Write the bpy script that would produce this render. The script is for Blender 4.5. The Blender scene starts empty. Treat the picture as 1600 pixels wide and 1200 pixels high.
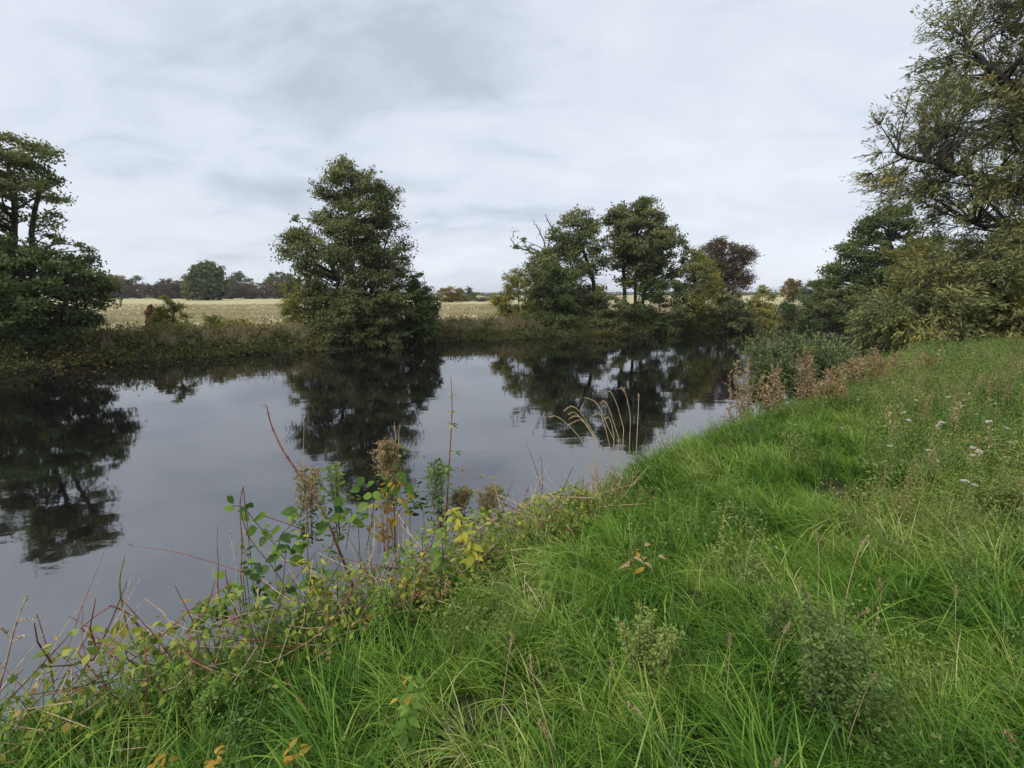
import bpy, math, random
import numpy as np
from mathutils import Vector, Matrix

# ------------------------------------------------------------------ camera, sky, sun, exposure
SC = bpy.context.scene
COL = SC.collection
FPX, HORIZON, EYE = 760.0, 459.0, 2.7                # photo pixels (1600 wide), horizon row, eye above the water
PITCH = math.atan((600 - HORIZON) / FPX)
cam_data = bpy.data.cameras.new("camera")
cam_data.sensor_width = 36.0
cam_data.lens = 36.0 * FPX / 1600.0
cam_data.clip_start = 0.05
cam_data.clip_end = 9000.0
cam = bpy.data.objects.new("camera", cam_data)
COL.objects.link(cam)
cam.location = (0, 0, EYE)
cam.rotation_euler = (math.pi / 2 - PITCH, 0, 0)
SC.camera = cam

SUN_ELEV, SUN_AZ = math.radians(52), math.radians(-130)
world = bpy.data.worlds.new("World")
SC.world = world
world.use_nodes = True
wn = world.node_tree
wn.nodes.clear()


def N(nt, kind, **kw):
    n = nt.nodes.new(kind)
    for k, v in kw.items():
        setattr(n, k, v)
    return n


def build_sky(nt):
    L = nt.links.new
    tc = N(nt, "ShaderNodeTexCoord")
    sep = N(nt, "ShaderNodeSeparateXYZ")
    L(tc.outputs["Generated"], sep.inputs[0])
    zc = N(nt, "ShaderNodeMath", operation="MAXIMUM"); zc.inputs[1].default_value = 0.0
    L(sep.outputs[2], zc.inputs[0])
    za = N(nt, "ShaderNodeMath", operation="ADD"); za.inputs[1].default_value = 0.30
    L(zc.outputs[0], za.inputs[0])
    dx = N(nt, "ShaderNodeMath", operation="DIVIDE"); L(sep.outputs[0], dx.inputs[0]); L(za.outputs[0], dx.inputs[1])
    dy = N(nt, "ShaderNodeMath", operation="DIVIDE"); L(sep.outputs[1], dy.inputs[0]); L(za.outputs[0], dy.inputs[1])
    cmb = N(nt, "ShaderNodeCombineXYZ"); L(dx.outputs[0], cmb.inputs[0]); L(dy.outputs[0], cmb.inputs[1])
    mp = N(nt, "ShaderNodeMapping"); mp.inputs["Rotation"].default_value = (0, 0, 0.5); mp.inputs["Scale"].default_value = (0.85, 1.25, 1)
    mp.inputs["Location"].default_value = (2.3, 0.7, 0)
    L(cmb.outputs[0], mp.inputs[0])
    n1 = N(nt, "ShaderNodeTexNoise"); n1.inputs["Scale"].default_value = 0.8; n1.inputs["Detail"].default_value = 4
    n1.inputs["Roughness"].default_value = 0.5; n1.inputs["Distortion"].default_value = 0.35
    L(mp.outputs[0], n1.inputs["Vector"])
    n2 = N(nt, "ShaderNodeTexNoise"); n2.inputs["Scale"].default_value = 3.2; n2.inputs["Detail"].default_value = 4
    n2.inputs["Roughness"].default_value = 0.55; n2.inputs["Distortion"].default_value = 0.6
    L(mp.outputs[0], n2.inputs["Vector"])
    mx = N(nt, "ShaderNodeMix"); mx.inputs[0].default_value = 0.32
    L(n1.outputs["Fac"], mx.inputs[2]); L(n2.outputs["Fac"], mx.inputs[3])
    ramp = N(nt, "ShaderNodeValToRGB")
    e = ramp.color_ramp.elements
    e[0].position = 0.36; e[0].color = (0.43, 0.475, 0.555, 1)
    e[1].position = 0.62; e[1].color = (0.69, 0.735, 0.80, 1)
    m_ = e.new(0.47); m_.color = (0.59, 0.635, 0.715, 1)
    L(mx.outputs[0], ramp.inputs[0])
    sky = N(nt, "ShaderNodeTexSky", sky_type="NISHITA")
    sky.sun_disc = False
    sky.sun_elevation = SUN_ELEV
    sky.sun_rotation = SUN_AZ
    bg1 = N(nt, "ShaderNodeBackground"); bg1.inputs[1].default_value = 0.07
    L(sky.outputs[0], bg1.inputs[0])
    bg2 = N(nt, "ShaderNodeBackground"); bg2.inputs[1].default_value = 0.70
    L(ramp.outputs[0], bg2.inputs[0])
    ms = N(nt, "ShaderNodeMixShader"); ms.inputs[0].default_value = 0.93
    L(bg1.outputs[0], ms.inputs[1]); L(bg2.outputs[0], ms.inputs[2])
    out = N(nt, "ShaderNodeOutputWorld")
    L(ms.outputs[0], out.inputs[0])


build_sky(wn)
world.cycles.sampling_method = "NONE"                # an even grey sky needs no importance map
sun_data = bpy.data.lights.new("sun", "SUN")
sun_data.energy = 1.5
sun_data.angle = math.radians(35)
sun_data.color = (1.0, 0.97, 0.92)
sun = bpy.data.objects.new("sun", sun_data)
COL.objects.link(sun)
sun_dir = Vector((math.sin(SUN_AZ) * math.cos(SUN_ELEV), math.cos(SUN_AZ) * math.cos(SUN_ELEV), math.sin(SUN_ELEV)))
sun.rotation_euler = sun_dir.to_track_quat("Z", "Y").to_euler()
sun.location = (0, 0, 40)
vs = SC.view_settings
vs.view_transform = "Standard"
vs.look = "None"
vs.exposure = 0.88
vs.gamma = 1.0
vs.use_curve_mapping = False
SC.cycles.max_bounces = 4
SC.cycles.diffuse_bounces = 2
SC.cycles.glossy_bounces = 2
SC.cycles.transmission_bounces = 3
SC.cycles.transparent_max_bounces = 4
SC.cycles.sample_clamp_indirect = 4.0
SC.cycles.caustics_reflective = False
SC.cycles.caustics_refractive = False

RNG = np.random.default_rng(7)
random.seed(7)

# ------------------------------------------------------------------ helpers
CP, SP = math.cos(PITCH), math.sin(PITCH)


def ray(px, py):
    x = (px - 800) / FPX
    v = (600 - py) / FPX
    return np.array([x, CP + v * SP, -SP + v * CP])


def P(px, py, Y):                                      # a point of the place, Y metres ahead of where the photographer stood
    d = ray(px, py)
    return np.array([0, 0, EYE]) + d * (Y / d[1])


def fbm(x, y, scale, seed=0, octaves=3):
    r = np.random.default_rng(1000 + seed)
    out = np.zeros_like(np.asarray(x, float))
    amp, tot = 1.0, 0.0
    for o in range(octaves):
        for k in range(4):
            a = r.uniform(0, 2 * math.pi)
            f = (2 ** o) * 2 * math.pi / scale * r.uniform(0.6, 1.4)
            out = out + amp * np.sin(f * (math.cos(a) * x + math.sin(a) * y) + r.uniform(0, 6.28)) / 4
        tot += amp
        amp *= 0.5
    return out / tot


def unit(v):
    v = np.asarray(v, float)
    return v / np.maximum(np.linalg.norm(v, axis=-1, keepdims=True), 1e-9)


NEAR_LINE = np.array([(-40, -16), (-14, -4), (-7, -0.2), (-3.4, 1.6), (-2.4, 2.15), (-1.6, 2.75), (-.85, 3.5), (-.05, 4.3), (.75, 5.15), (2.2, 6.6), (3.9, 7.9),
                      (6, 9.7), (10, 13), (16, 18), (26, 25), (60, 42), (140, 80)], float)
FAR_LINE = np.array([(-140, -40), (-60, -6), (-30, 10), (-17.9, 16.8), (-16.5, 19.1), (-11.8, 22.3), (-7.7, 24.2), (-4.1, 28), (2.4, 30.7), (8.7, 33.2),
                     (19, 36.2), (30, 45), (60, 62), (140, 105)], float)


def line_dist(x, y, line):
    """signed distance to a polyline, positive on its left (direction of travel)"""
    x = np.asarray(x, float); y = np.asarray(y, float)
    best = np.full(x.shape, 1e9); sg = np.ones(x.shape)
    for a, b in zip(line[:-1], line[1:]):
        ex, ey = b - a
        t = np.clip(((x - a[0]) * ex + (y - a[1]) * ey) / (ex * ex + ey * ey), 0, 1)
        dx = x - (a[0] + t * ex); dy = y - (a[1] + t * ey)
        d = np.hypot(dx, dy)
        c = ex * dy - ey * dx
        m = d < best - 1e-9
        best = np.where(m, d, best); sg = np.where(m, np.where(c >= 0, 1.0, -1.0), sg)
    return best * sg


def sstep(t):
    t = np.clip(t, 0, 1)
    return t * t * (3 - 2 * t)


def near_d(x, y):
    return -line_dist(x, y, NEAR_LINE)


def far_d(x, y):
    return line_dist(x, y, FAR_LINE)


def terrain(x, y):
    x = np.asarray(x, float); y = np.asarray(y, float)
    dn, df = near_d(x, y), far_d(x, y)
    zn = -0.6 + 0.6 * sstep((dn + 1.2) / 1.2) + 0.98 * sstep(dn / 0.95) + 0.14 * sstep((dn - .9) / 2.5)
    zn = zn + sstep((dn - .2) / 1.0) * (0.06 * fbm(x, y, 1.7, 1) + 0.085 * fbm(x, y, 0.75, 2, 1))
    zn = zn + .17 * sstep((x - .45 * y - .9) / 3.2) * sstep((dn - .5) / 1.5)
    zf = -0.6 + 0.6 * sstep((df + 1.2) / 1.2) + 0.85 * sstep(df / 1.3) + 0.2 * sstep((df - 1.3) / 6)
    zf = zf + sstep((df - 1) / 8) * 0.14 * fbm(x, y, 26, 3, 2)
    far = np.hypot(x, y)
    zf = zf + sstep((far - 500) / 1500) * (5.5 + 5.5 * fbm(x, y, 1500, 4, 2)) + sstep((far - 60) / 160) * 0.25
    return np.where(dn > df, zn, zf)


def grid_axis(lo, hi, fine_lo, fine_hi, step, grow=1.12):
    a = list(np.arange(fine_lo, fine_hi, step))
    s, v = step, fine_hi
    while v < hi:
        a.append(v); s *= grow; v += s
    a.append(hi)
    b, s, v = [], step, fine_lo
    while v > lo:
        s *= grow; v -= s
        b.append(max(v, lo))
    return np.array(sorted(set(b + a)))


gx = grid_axis(-3500, 3500, -4, 9, 0.17, 1.065)
gy = grid_axis(-60, 4000, 0.2, 11, 0.17, 1.045)
GX, GY = np.meshgrid(gx, gy)
GZ = terrain(GX, GY)


def height(x, y):
    """the ground sheet's own height (bilinear on its grid)"""
    x = np.asarray(x, float); y = np.asarray(y, float)
    i = np.clip(np.searchsorted(gx, x) - 1, 0, len(gx) - 2); j = np.clip(np.searchsorted(gy, y) - 1, 0, len(gy) - 2)
    u = np.clip((x - gx[i]) / (gx[i + 1] - gx[i]), 0, 1); v = np.clip((y - gy[j]) / (gy[j + 1] - gy[j]), 0, 1)
    return (GZ[j, i] * (1 - u) + GZ[j, i + 1] * u) * (1 - v) + (GZ[j + 1, i] * (1 - u) + GZ[j + 1, i + 1] * u) * v


def hz(x, y):
    return float(height(np.array([x]), np.array([y]))[0])


def hit(px, py, lift=0.0):
    """where the sight line through a photo pixel meets the ground (or water)"""
    d = ray(px, py)
    t = np.linspace(0.8, 60, 6000)
    X = np.outer(t, d) + np.array([0, 0, EYE])
    g = np.maximum(height(X[:, 0], X[:, 1]), 0.0) + lift
    k = int(np.argmax(X[:, 2] <= g))
    return X[k]


class MB:
    def __init__(self):
        self.V, self.F, self.T, self.n = [], [], [], 0

    def add(self, V, F, tint=None):
        V = np.asarray(V, float); F = np.asarray(F, int)
        self.V.append(V); self.F.append(F + self.n); self.n += len(V)
        self.T.append(np.full(len(V), 0.5) if tint is None else np.broadcast_to(np.asarray(tint, float), (len(V),)).copy())

    def mesh(self, name, mat, origin=(0, 0, 0), smooth=False):
        me = bpy.data.meshes.new(name)
        if self.n:
            V = np.concatenate(self.V) - np.asarray(origin, float)
            me.vertices.add(len(V))
            me.vertices.foreach_set("co", V.astype(np.float32).ravel())
            loops, starts, tot = [], [], 0
            for f in self.F:
                k = f.shape[1]
                loops.append(f.ravel())
                starts.append(tot + np.arange(len(f)) * k)
                tot += f.size
            me.loops.add(tot)
            me.loops.foreach_set("vertex_index", np.concatenate(loops).astype(np.int32))
            st = np.concatenate(starts)
            me.polygons.add(len(st))
            me.polygons.foreach_set("loop_start", st.astype(np.int32))
            if smooth:
                me.polygons.foreach_set("use_smooth", np.ones(len(st), bool))
            at = me.attributes.new("tint", "FLOAT", "POINT")
            at.data.foreach_set("value", np.concatenate(self.T).astype(np.float32))
            me.update(calc_edges=True)
            me.validate()
        if mat:
            me.materials.append(mat)
        return me

    def obj(self, name, mat, parent=None, origin=(0, 0, 0), smooth=False):
        me = self.mesh(name, mat, origin, smooth)
        o = bpy.data.objects.new(name, me)
        COL.objects.link(o)
        if parent is not None:
            o.parent = parent
        else:
            o.location = origin
        return o


def tag(o, label=None, cat=None, group=None, kind=None):
    for k, v in (("label", label), ("category", cat), ("group", group), ("kind", kind)):
        if v:
            o[k] = v
    return o


def thing(name, loc, label, cat, group=None):
    o = bpy.data.objects.new(name, None)
    o.empty_display_size = 0.1
    COL.objects.link(o)
    o.location = loc
    return tag(o, label, cat, group)


def smooth_path(pts, n=4):
    pts = np.asarray(pts, float)
    if len(pts) < 3:
        return pts
    Q = np.vstack([2 * pts[0] - pts[1], pts, 2 * pts[-1] - pts[-2]])
    out = []
    for i in range(1, len(Q) - 2):
        for t in np.arange(n) / n:
            a, b, c, d = Q[i - 1], Q[i], Q[i + 1], Q[i + 2]
            out.append(0.5 * ((2 * b) + (c - a) * t + (2 * a - 5 * b + 4 * c - d) * t * t + (3 * b - a - 3 * c + d) * t ** 3))
    out.append(pts[-1])
    return np.array(out)


def tube(mb, pts, r, sides=5, tint=0.5):
    pts = np.asarray(pts, float)
    n = len(pts)
    r = np.broadcast_to(np.asarray(r, float), (n,))
    tan = np.gradient(pts, axis=0)
    tan = unit(tan)
    ref = np.array([0.31, 0.95, 0.05]) if abs(tan[0][2]) > .6 else np.array([0.05, 0.1, 0.99])
    u = unit(np.cross(tan, ref)); w = np.cross(tan, u)
    a = np.arange(sides) * 2 * math.pi / sides
    ring = pts[:, None, :] + r[:, None, None] * (np.cos(a)[None, :, None] * u[:, None, :] + np.sin(a)[None, :, None] * w[:, None, :])
    V = ring.reshape(-1, 3)
    i = np.arange(n - 1)[:, None] * sides; j = np.arange(sides)[None, :]; k = (j + 1) % sides
    F = np.stack([i + j, i + k, i + sides + k, i + sides + j], -1).reshape(-1, 4)
    mb.add(V, F, tint)


def leaf_quads(mb, C, Nn, A, L, W, tint):
    """many small folded leaves: centre, normal, axis, length, width"""
    C = np.asarray(C, float); n = len(C)
    A = unit(A); S = unit(np.cross(A, Nn)); Nn = unit(np.cross(S, A))
    L = np.broadcast_to(np.asarray(L, float), (n,))[:, None]; W = np.broadcast_to(np.asarray(W, float), (n,))[:, None]
    v0 = C - A * L * .5
    v1 = C + S * W * .5 + Nn * W * .12 + A * L * .05
    v2 = C + A * L * .5 - Nn * L * .08
    v3 = C - S * W * .5 + Nn * W * .12 + A * L * .05
    V = np.stack([v0, v1, v2, v3], 1).reshape(-1, 3)
    F = np.arange(4 * n).reshape(-1, 4)
    mb.add(V, F, np.repeat(np.broadcast_to(tint, (n,)), 4))


# ------------------------------------------------------------------ materials
def ramp_fill(r, cols):
    e = r.color_ramp.elements
    while len(e) > 1:
        e.remove(e[-1])
    e[0].position = cols[0][0]; e[0].color = (*cols[0][1], 1)
    for p, c in cols[1:]:
        q = e.new(p); q.color = (*c, 1)


def new_mat(name):
    m = bpy.data.materials.new(name)
    m.use_nodes = True
    m.node_tree.nodes.clear()
    return m, m.node_tree


def leaf_mat(name, cols, nscale=0.8, nweight=0.45, trans=0.28, rough=0.5, spec=0.3, obj_random=0.0):
    m, nt = new_mat(name)
    L = nt.links.new
    at = N(nt, "ShaderNodeAttribute"); at.attribute_name = "tint"
    geo = N(nt, "ShaderNodeNewGeometry")
    nz = N(nt, "ShaderNodeTexNoise"); nz.inputs["Scale"].default_value = nscale; nz.inputs["Detail"].default_value = 1.0
    L(geo.outputs["Position"], nz.inputs["Vector"])
    mr = N(nt, "ShaderNodeMapRange"); mr.inputs[1].default_value = 0.3; mr.inputs[2].default_value = 0.7
    L(nz.outputs["Fac"], mr.inputs[0])
    mx = N(nt, "ShaderNodeMix"); mx.inputs[0].default_value = nweight
    L(at.outputs["Fac"], mx.inputs[2]); L(mr.outputs[0], mx.inputs[3])
    src = mx.outputs[0]
    if obj_random:
        oi = N(nt, "ShaderNodeObjectInfo")
        m2 = N(nt, "ShaderNodeMix"); m2.inputs[0].default_value = obj_random
        L(src, m2.inputs[2]); L(oi.outputs["Random"], m2.inputs[3])
        src = m2.outputs[0]
    rp = N(nt, "ShaderNodeValToRGB"); ramp_fill(rp, cols)
    L(src, rp.inputs[0])
    df = N(nt, "ShaderNodeBsdfDiffuse"); L(rp.outputs[0], df.inputs[0])
    tr = N(nt, "ShaderNodeBsdfTranslucent"); L(rp.outputs[0], tr.inputs[0])
    ms = N(nt, "ShaderNodeMixShader"); ms.inputs[0].default_value = trans
    L(df.outputs[0], ms.inputs[1]); L(tr.outputs[0], ms.inputs[2])
    out = N(nt, "ShaderNodeOutputMaterial")
    if spec:
        gl = N(nt, "ShaderNodeBsdfGlossy"); gl.inputs["Roughness"].default_value = rough; gl.inputs[0].default_value = (1, 1, 1, 1)
        m3 = N(nt, "ShaderNodeMixShader"); m3.inputs[0].default_value = .016 * spec
        L(ms.outputs[0], m3.inputs[1]); L(gl.outputs[0], m3.inputs[2])
        L(m3.outputs[0], out.inputs[0])
    else:
        L(ms.outputs[0], out.inputs[0])
    return m


def bark_mat(name, c1, c2, scale=6.0, bump=0.4):
    m, nt = new_mat(name)
    L = nt.links.new
    geo = N(nt, "ShaderNodeNewGeometry")
    mp = N(nt, "ShaderNodeMapping"); mp.inputs["Scale"].default_value = (scale * 2, scale * 2, scale * .5)
    L(geo.outputs["Position"], mp.inputs[0])
    nz = N(nt, "ShaderNodeTexNoise"); nz.inputs["Scale"].default_value = 1; nz.inputs["Detail"].default_value = 5
    L(mp.outputs[0], nz.inputs["Vector"])
    rp = N(nt, "ShaderNodeValToRGB"); ramp_fill(rp, [(0.35, c1), (0.65, c2)])
    L(nz.outputs["Fac"], rp.inputs[0])
    bp = N(nt, "ShaderNodeBump"); bp.inputs["Strength"].default_value = bump; bp.inputs["Distance"].default_value = 0.02 if scale < 10 else 0.0006
    L(nz.outputs["Fac"], bp.inputs["Height"])
    pb = N(nt, "ShaderNodeBsdfPrincipled"); pb.inputs["Roughness"].default_value = 0.85
    pb.inputs["Specular IOR Level"].default_value = 0.2
    L(rp.outputs[0], pb.inputs["Base Color"]); L(bp.outputs[0], pb.inputs["Normal"])
    out = N(nt, "ShaderNodeOutputMaterial"); L(pb.outputs[0], out.inputs[0])
    return m


M = {}
M["alder"] = leaf_mat("alder_leaf", [(0.0, (0.078, 0.097, 0.041)), (0.45, (0.156, 0.182, 0.072)), (0.8, (0.258, 0.262, 0.097)), (1.0, (0.343, 0.296, 0.109))], 0.6, 0.4, 0.36)
M["alder_dark"] = leaf_mat("dark_alder_leaf", [(0.0, (0.053, 0.078, 0.026)), (0.5, (0.113, 0.153, 0.053)), (1.0, (0.209, 0.239, 0.075))], 0.7, 0.4, 0.36)
M["yellow_green"] = leaf_mat("yellowing_leaf", [(0.0, (0.116, 0.139, 0.038)), (0.5, (0.248, 0.262, 0.065)), (1.0, (0.466, 0.379, 0.087))], 0.8, 0.4, 0.36)
M["red_brown"] = leaf_mat("reddish_leaf", [(0.0, (0.063, 0.046, 0.032)), (0.5, (0.125, 0.084, 0.052)), (0.8, (0.167, 0.123, 0.062)), (1.0, (0.150, 0.162, 0.057))], 0.9)
M["willow"] = leaf_mat("willow_leaf", [(0.0, (0.131, 0.159, 0.056)), (0.5, (0.251, 0.270, 0.112)), (0.8, (0.392, 0.354, 0.112)), (1.0, (0.596, 0.409, 0.084))], 0.7, 0.4, 0.36)
M["osier"] = leaf_mat("osier_leaf", [(0.0, (0.082, 0.117, 0.046)), (0.5, (0.180, 0.226, 0.093)), (1.0, (0.360, 0.390, 0.133))], 1.2, 0.35)
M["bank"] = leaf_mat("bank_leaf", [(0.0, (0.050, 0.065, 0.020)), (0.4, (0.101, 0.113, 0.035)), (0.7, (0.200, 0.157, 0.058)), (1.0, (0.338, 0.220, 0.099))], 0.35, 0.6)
M["far_green"] = leaf_mat("far_tree_leaf", [(0.0, (0.072, 0.098, 0.039)), (0.6, (0.130, 0.156, 0.065)), (1.0, (0.195, 0.208, 0.078))], 0.25)
M["far_pale"] = leaf_mat("far_pale_leaf", [(0.0, (0.091, 0.124, 0.058)), (0.6, (0.156, 0.189, 0.091)), (1.0, (0.234, 0.247, 0.104))], 0.25)
M["far_gold"] = leaf_mat("far_golden_leaf", [(0.0, (0.117, 0.091, 0.023)), (0.6, (0.234, 0.169, 0.039)), (1.0, (0.390, 0.260, 0.052))], 0.25)
M["far_brown"] = leaf_mat("far_brown_leaf", [(0.0, (0.06, 0.05, 0.033)), (0.5, (0.115, 0.085, 0.055)), (0.8, (0.15, 0.12, 0.07)), (1.0, (0.14, 0.15, 0.065))], 0.12, 0.6)
M["grass"] = leaf_mat("meadow_grass_blade", [(0.0, (0.011, 0.036, 0.006)), (0.30, (0.042, 0.110, 0.013)), (0.56, (0.118, 0.232, 0.027)), (0.82, (0.29, 0.38, 0.065)), (1.0, (0.62, 0.52, 0.30))], 1.3, 0.42, 0.18, 0.38, 0.65, 0.15)
M["weed"] = leaf_mat("weed_leaf", [(0.0, (0.068, 0.114, 0.036)), (0.45, (0.160, 0.240, 0.066)), (0.75, (0.274, 0.336, 0.090)), (0.9, (0.410, 0.324, 0.120)), (1.0, (0.479, 0.336, 0.144))], 1.2, 0.4, 0.28, 0.5, 0.3, 0.2)
M["dry"] = leaf_mat("dry_seed", [(0.0, (0.17, 0.11, 0.055)), (0.5, (0.36, 0.26, 0.135)), (1.0, (0.55, 0.44, 0.26))], 2.0, 0.35, 0.15, 0.8, 0.1)
M["straw"] = leaf_mat("straw_blade", [(0.0, (0.22, 0.20, 0.10)), (0.5, (0.38, 0.33, 0.20)), (0.8, (0.50, 0.44, 0.29)), (1.0, (0.22, 0.25, 0.10))], 0.15, 0.5, 0.25, 0.7, 0.15)
M["bark"] = bark_mat("grey_bark", (0.022, 0.018, 0.014), (0.085, 0.075, 0.062))
M["stump"] = bark_mat("rotting_wood", (0.05, 0.022, 0.014), (0.16, 0.075, 0.045), 5, 0.9)
M["tan_stem"] = bark_mat("tan_stem", (0.30, 0.20, 0.12), (0.54, 0.41, 0.27), 30, 0.2)
M["straw_stem"] = bark_mat("straw_stem", (0.40, 0.31, 0.18), (0.58, 0.48, 0.31), 30, 0.2)
M["pale_stem"] = bark_mat("pale_stem", (0.42, 0.37, 0.31), (0.66, 0.62, 0.56), 30, 0.2)
M["red_stem"] = bark_mat("red_stem", (0.15, 0.045, 0.03), (0.34, 0.13, 0.075), 25, 0.2)
M["brown_stem"] = bark_mat("brown_stem", (0.055, 0.028, 0.02), (0.17, 0.09, 0.06), 25, 0.3)
M["green_stem"] = bark_mat("green_stem", (0.12, 0.15, 0.03), (0.28, 0.26, 0.08), 25, 0.1)
M["broad"] = leaf_mat("broad_green_leaf", [(0.0, (0.045, 0.10, 0.018)), (0.5, (0.12, 0.22, 0.035)), (1.0, (0.26, 0.36, 0.07))], 14, 0.3, 0.35, 0.4, 0.4, 0.6)
M["dark_broad"] = leaf_mat("dark_green_leaf", [(0.0, (0.02, 0.05, 0.015)), (0.6, (0.05, 0.10, 0.03)), (1.0, (0.10, 0.16, 0.05))], 14, 0.3, 0.25, 0.4, 0.4, 0.6)
M["lime"] = leaf_mat("yellow_leaf", [(0.0, (0.22, 0.24, 0.03)), (0.5, (0.42, 0.42, 0.06)), (1.0, (0.58, 0.46, 0.07))], 10, 0.3, 0.4, 0.45, 0.3, 0.6)
M["gold"] = leaf_mat("golden_leaf", [(0.0, (0.28, 0.16, 0.03)), (0.6, (0.50, 0.33, 0.06)), (1.0, (0.55, 0.42, 0.10))], 10, 0.3, 0.35, 0.5, 0.2, 0.5)
M["nettle"] = leaf_mat("nettle_leaf", [(0.0, (0.077, 0.150, 0.027)), (0.6, (0.165, 0.280, 0.054)), (1.0, (0.264, 0.380, 0.078))], 12, 0.3, 0.35, 0.5, 0.3, 0.6)
M["litter"] = leaf_mat("bramble_litter_leaf", [(0.0, (0.060, 0.108, 0.026)), (0.4, (0.168, 0.240, 0.042)), (0.65, (0.360, 0.408, 0.066)), (0.82, (0.480, 0.348, 0.096)), (1.0, (0.264, 0.144, 0.072))], 3.0, 0.4, 0.3, 0.5, 0.4)
M["pink"] = leaf_mat("pink_petal", [(0.0, (0.48, 0.10, 0.34)), (1.0, (0.72, 0.30, 0.58))], 20, 0.4, 0.4, 0.5, 0.2, 0.4)
M["white"] = leaf_mat("white_floret", [(0.0, (0.45, 0.38, 0.28)), (0.5, (0.66, 0.60, 0.49)), (1.0, (0.82, 0.78, 0.69))], 20, 0.3, 0.25, 0.7, 0.1, 0.3)


def ground_mat():
    m, nt = new_mat("earth_and_thatch")
    L = nt.links.new
    geo = N(nt, "ShaderNodeNewGeometry")
    sep = N(nt, "ShaderNodeSeparateXYZ"); L(geo.outputs["Position"], sep.inputs[0])
    at = N(nt, "ShaderNodeAttribute"); at.attribute_name = "meadow"
    # far meadow: straw and green streaks
    mp = N(nt, "ShaderNodeMapping"); mp.inputs["Scale"].default_value = (0.05, 0.16, 1); mp.inputs["Rotation"].default_value = (0, 0, 0.25)
    L(geo.outputs["Position"], mp.inputs[0])
    n1 = N(nt, "ShaderNodeTexNoise"); n1.inputs["Scale"].default_value = 1; n1.inputs["Detail"].default_value = 7; n1.inputs["Roughness"].default_value = 0.65
    L(mp.outputs[0], n1.inputs["Vector"])
    r1 = N(nt, "ShaderNodeValToRGB")
    ramp_fill(r1, [(0.30, (0.21, 0.22, 0.10)), (0.43, (0.36, 0.33, 0.18)), (0.55, (0.47, 0.405, 0.225)), (0.72, (0.55, 0.475, 0.29))])
    L(n1.outputs["Fac"], r1.inputs[0])
    n2 = N(nt, "ShaderNodeTexNoise"); n2.inputs["Scale"].default_value = 9; n2.inputs["Detail"].default_value = 6
    L(geo.outputs["Position"], n2.inputs["Vector"])
    r2 = N(nt, "ShaderNodeValToRGB"); ramp_fill(r2, [(0.3, (0.018, 0.016, 0.008)), (0.6, (0.045, 0.05, 0.018)), (0.8, (0.10, 0.08, 0.04))])
    L(n2.outputs["Fac"], r2.inputs[0])
    mx = N(nt, "ShaderNodeMix", data_type="RGBA")
    L(at.outputs["Fac"], mx.inputs[0]); L(r2.outputs[0], mx.inputs[6]); L(r1.outputs[0], mx.inputs[7])
    aw = N(nt, "ShaderNodeAttribute"); aw.attribute_name = "woods"
    n3 = N(nt, "ShaderNodeTexNoise"); n3.inputs["Scale"].default_value = 0.02; n3.inputs["Detail"].default_value = 6
    L(geo.outputs["Position"], n3.inputs["Vector"])
    r3 = N(nt, "ShaderNodeValToRGB"); ramp_fill(r3, [(0.35, (0.035, 0.05, 0.025)), (0.65, (0.09, 0.10, 0.05))])
    L(n3.outputs["Fac"], r3.inputs[0])
    mx2 = N(nt, "ShaderNodeMix", data_type="RGBA")
    L(aw.outputs["Fac"], mx2.inputs[0]); L(mx.outputs[2], mx2.inputs[6]); L(r3.outputs[0], mx2.inputs[7])
    pb = N(nt, "ShaderNodeBsdfPrincipled"); pb.inputs["Roughness"].default_value = 0.95; pb.inputs["Specular IOR Level"].default_value = 0.1
    L(mx2.outputs[2], pb.inputs["Base Color"])
    bp = N(nt, "ShaderNodeBump"); bp.inputs["Strength"].default_value = 0.6; bp.inputs["Distance"].default_value = 0.05
    L(n2.outputs["Fac"], bp.inputs["Height"]); L(bp.outputs[0], pb.inputs["Normal"])
    out = N(nt, "ShaderNodeOutputMaterial"); L(pb.outputs[0], out.inputs[0])
    return m


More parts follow.
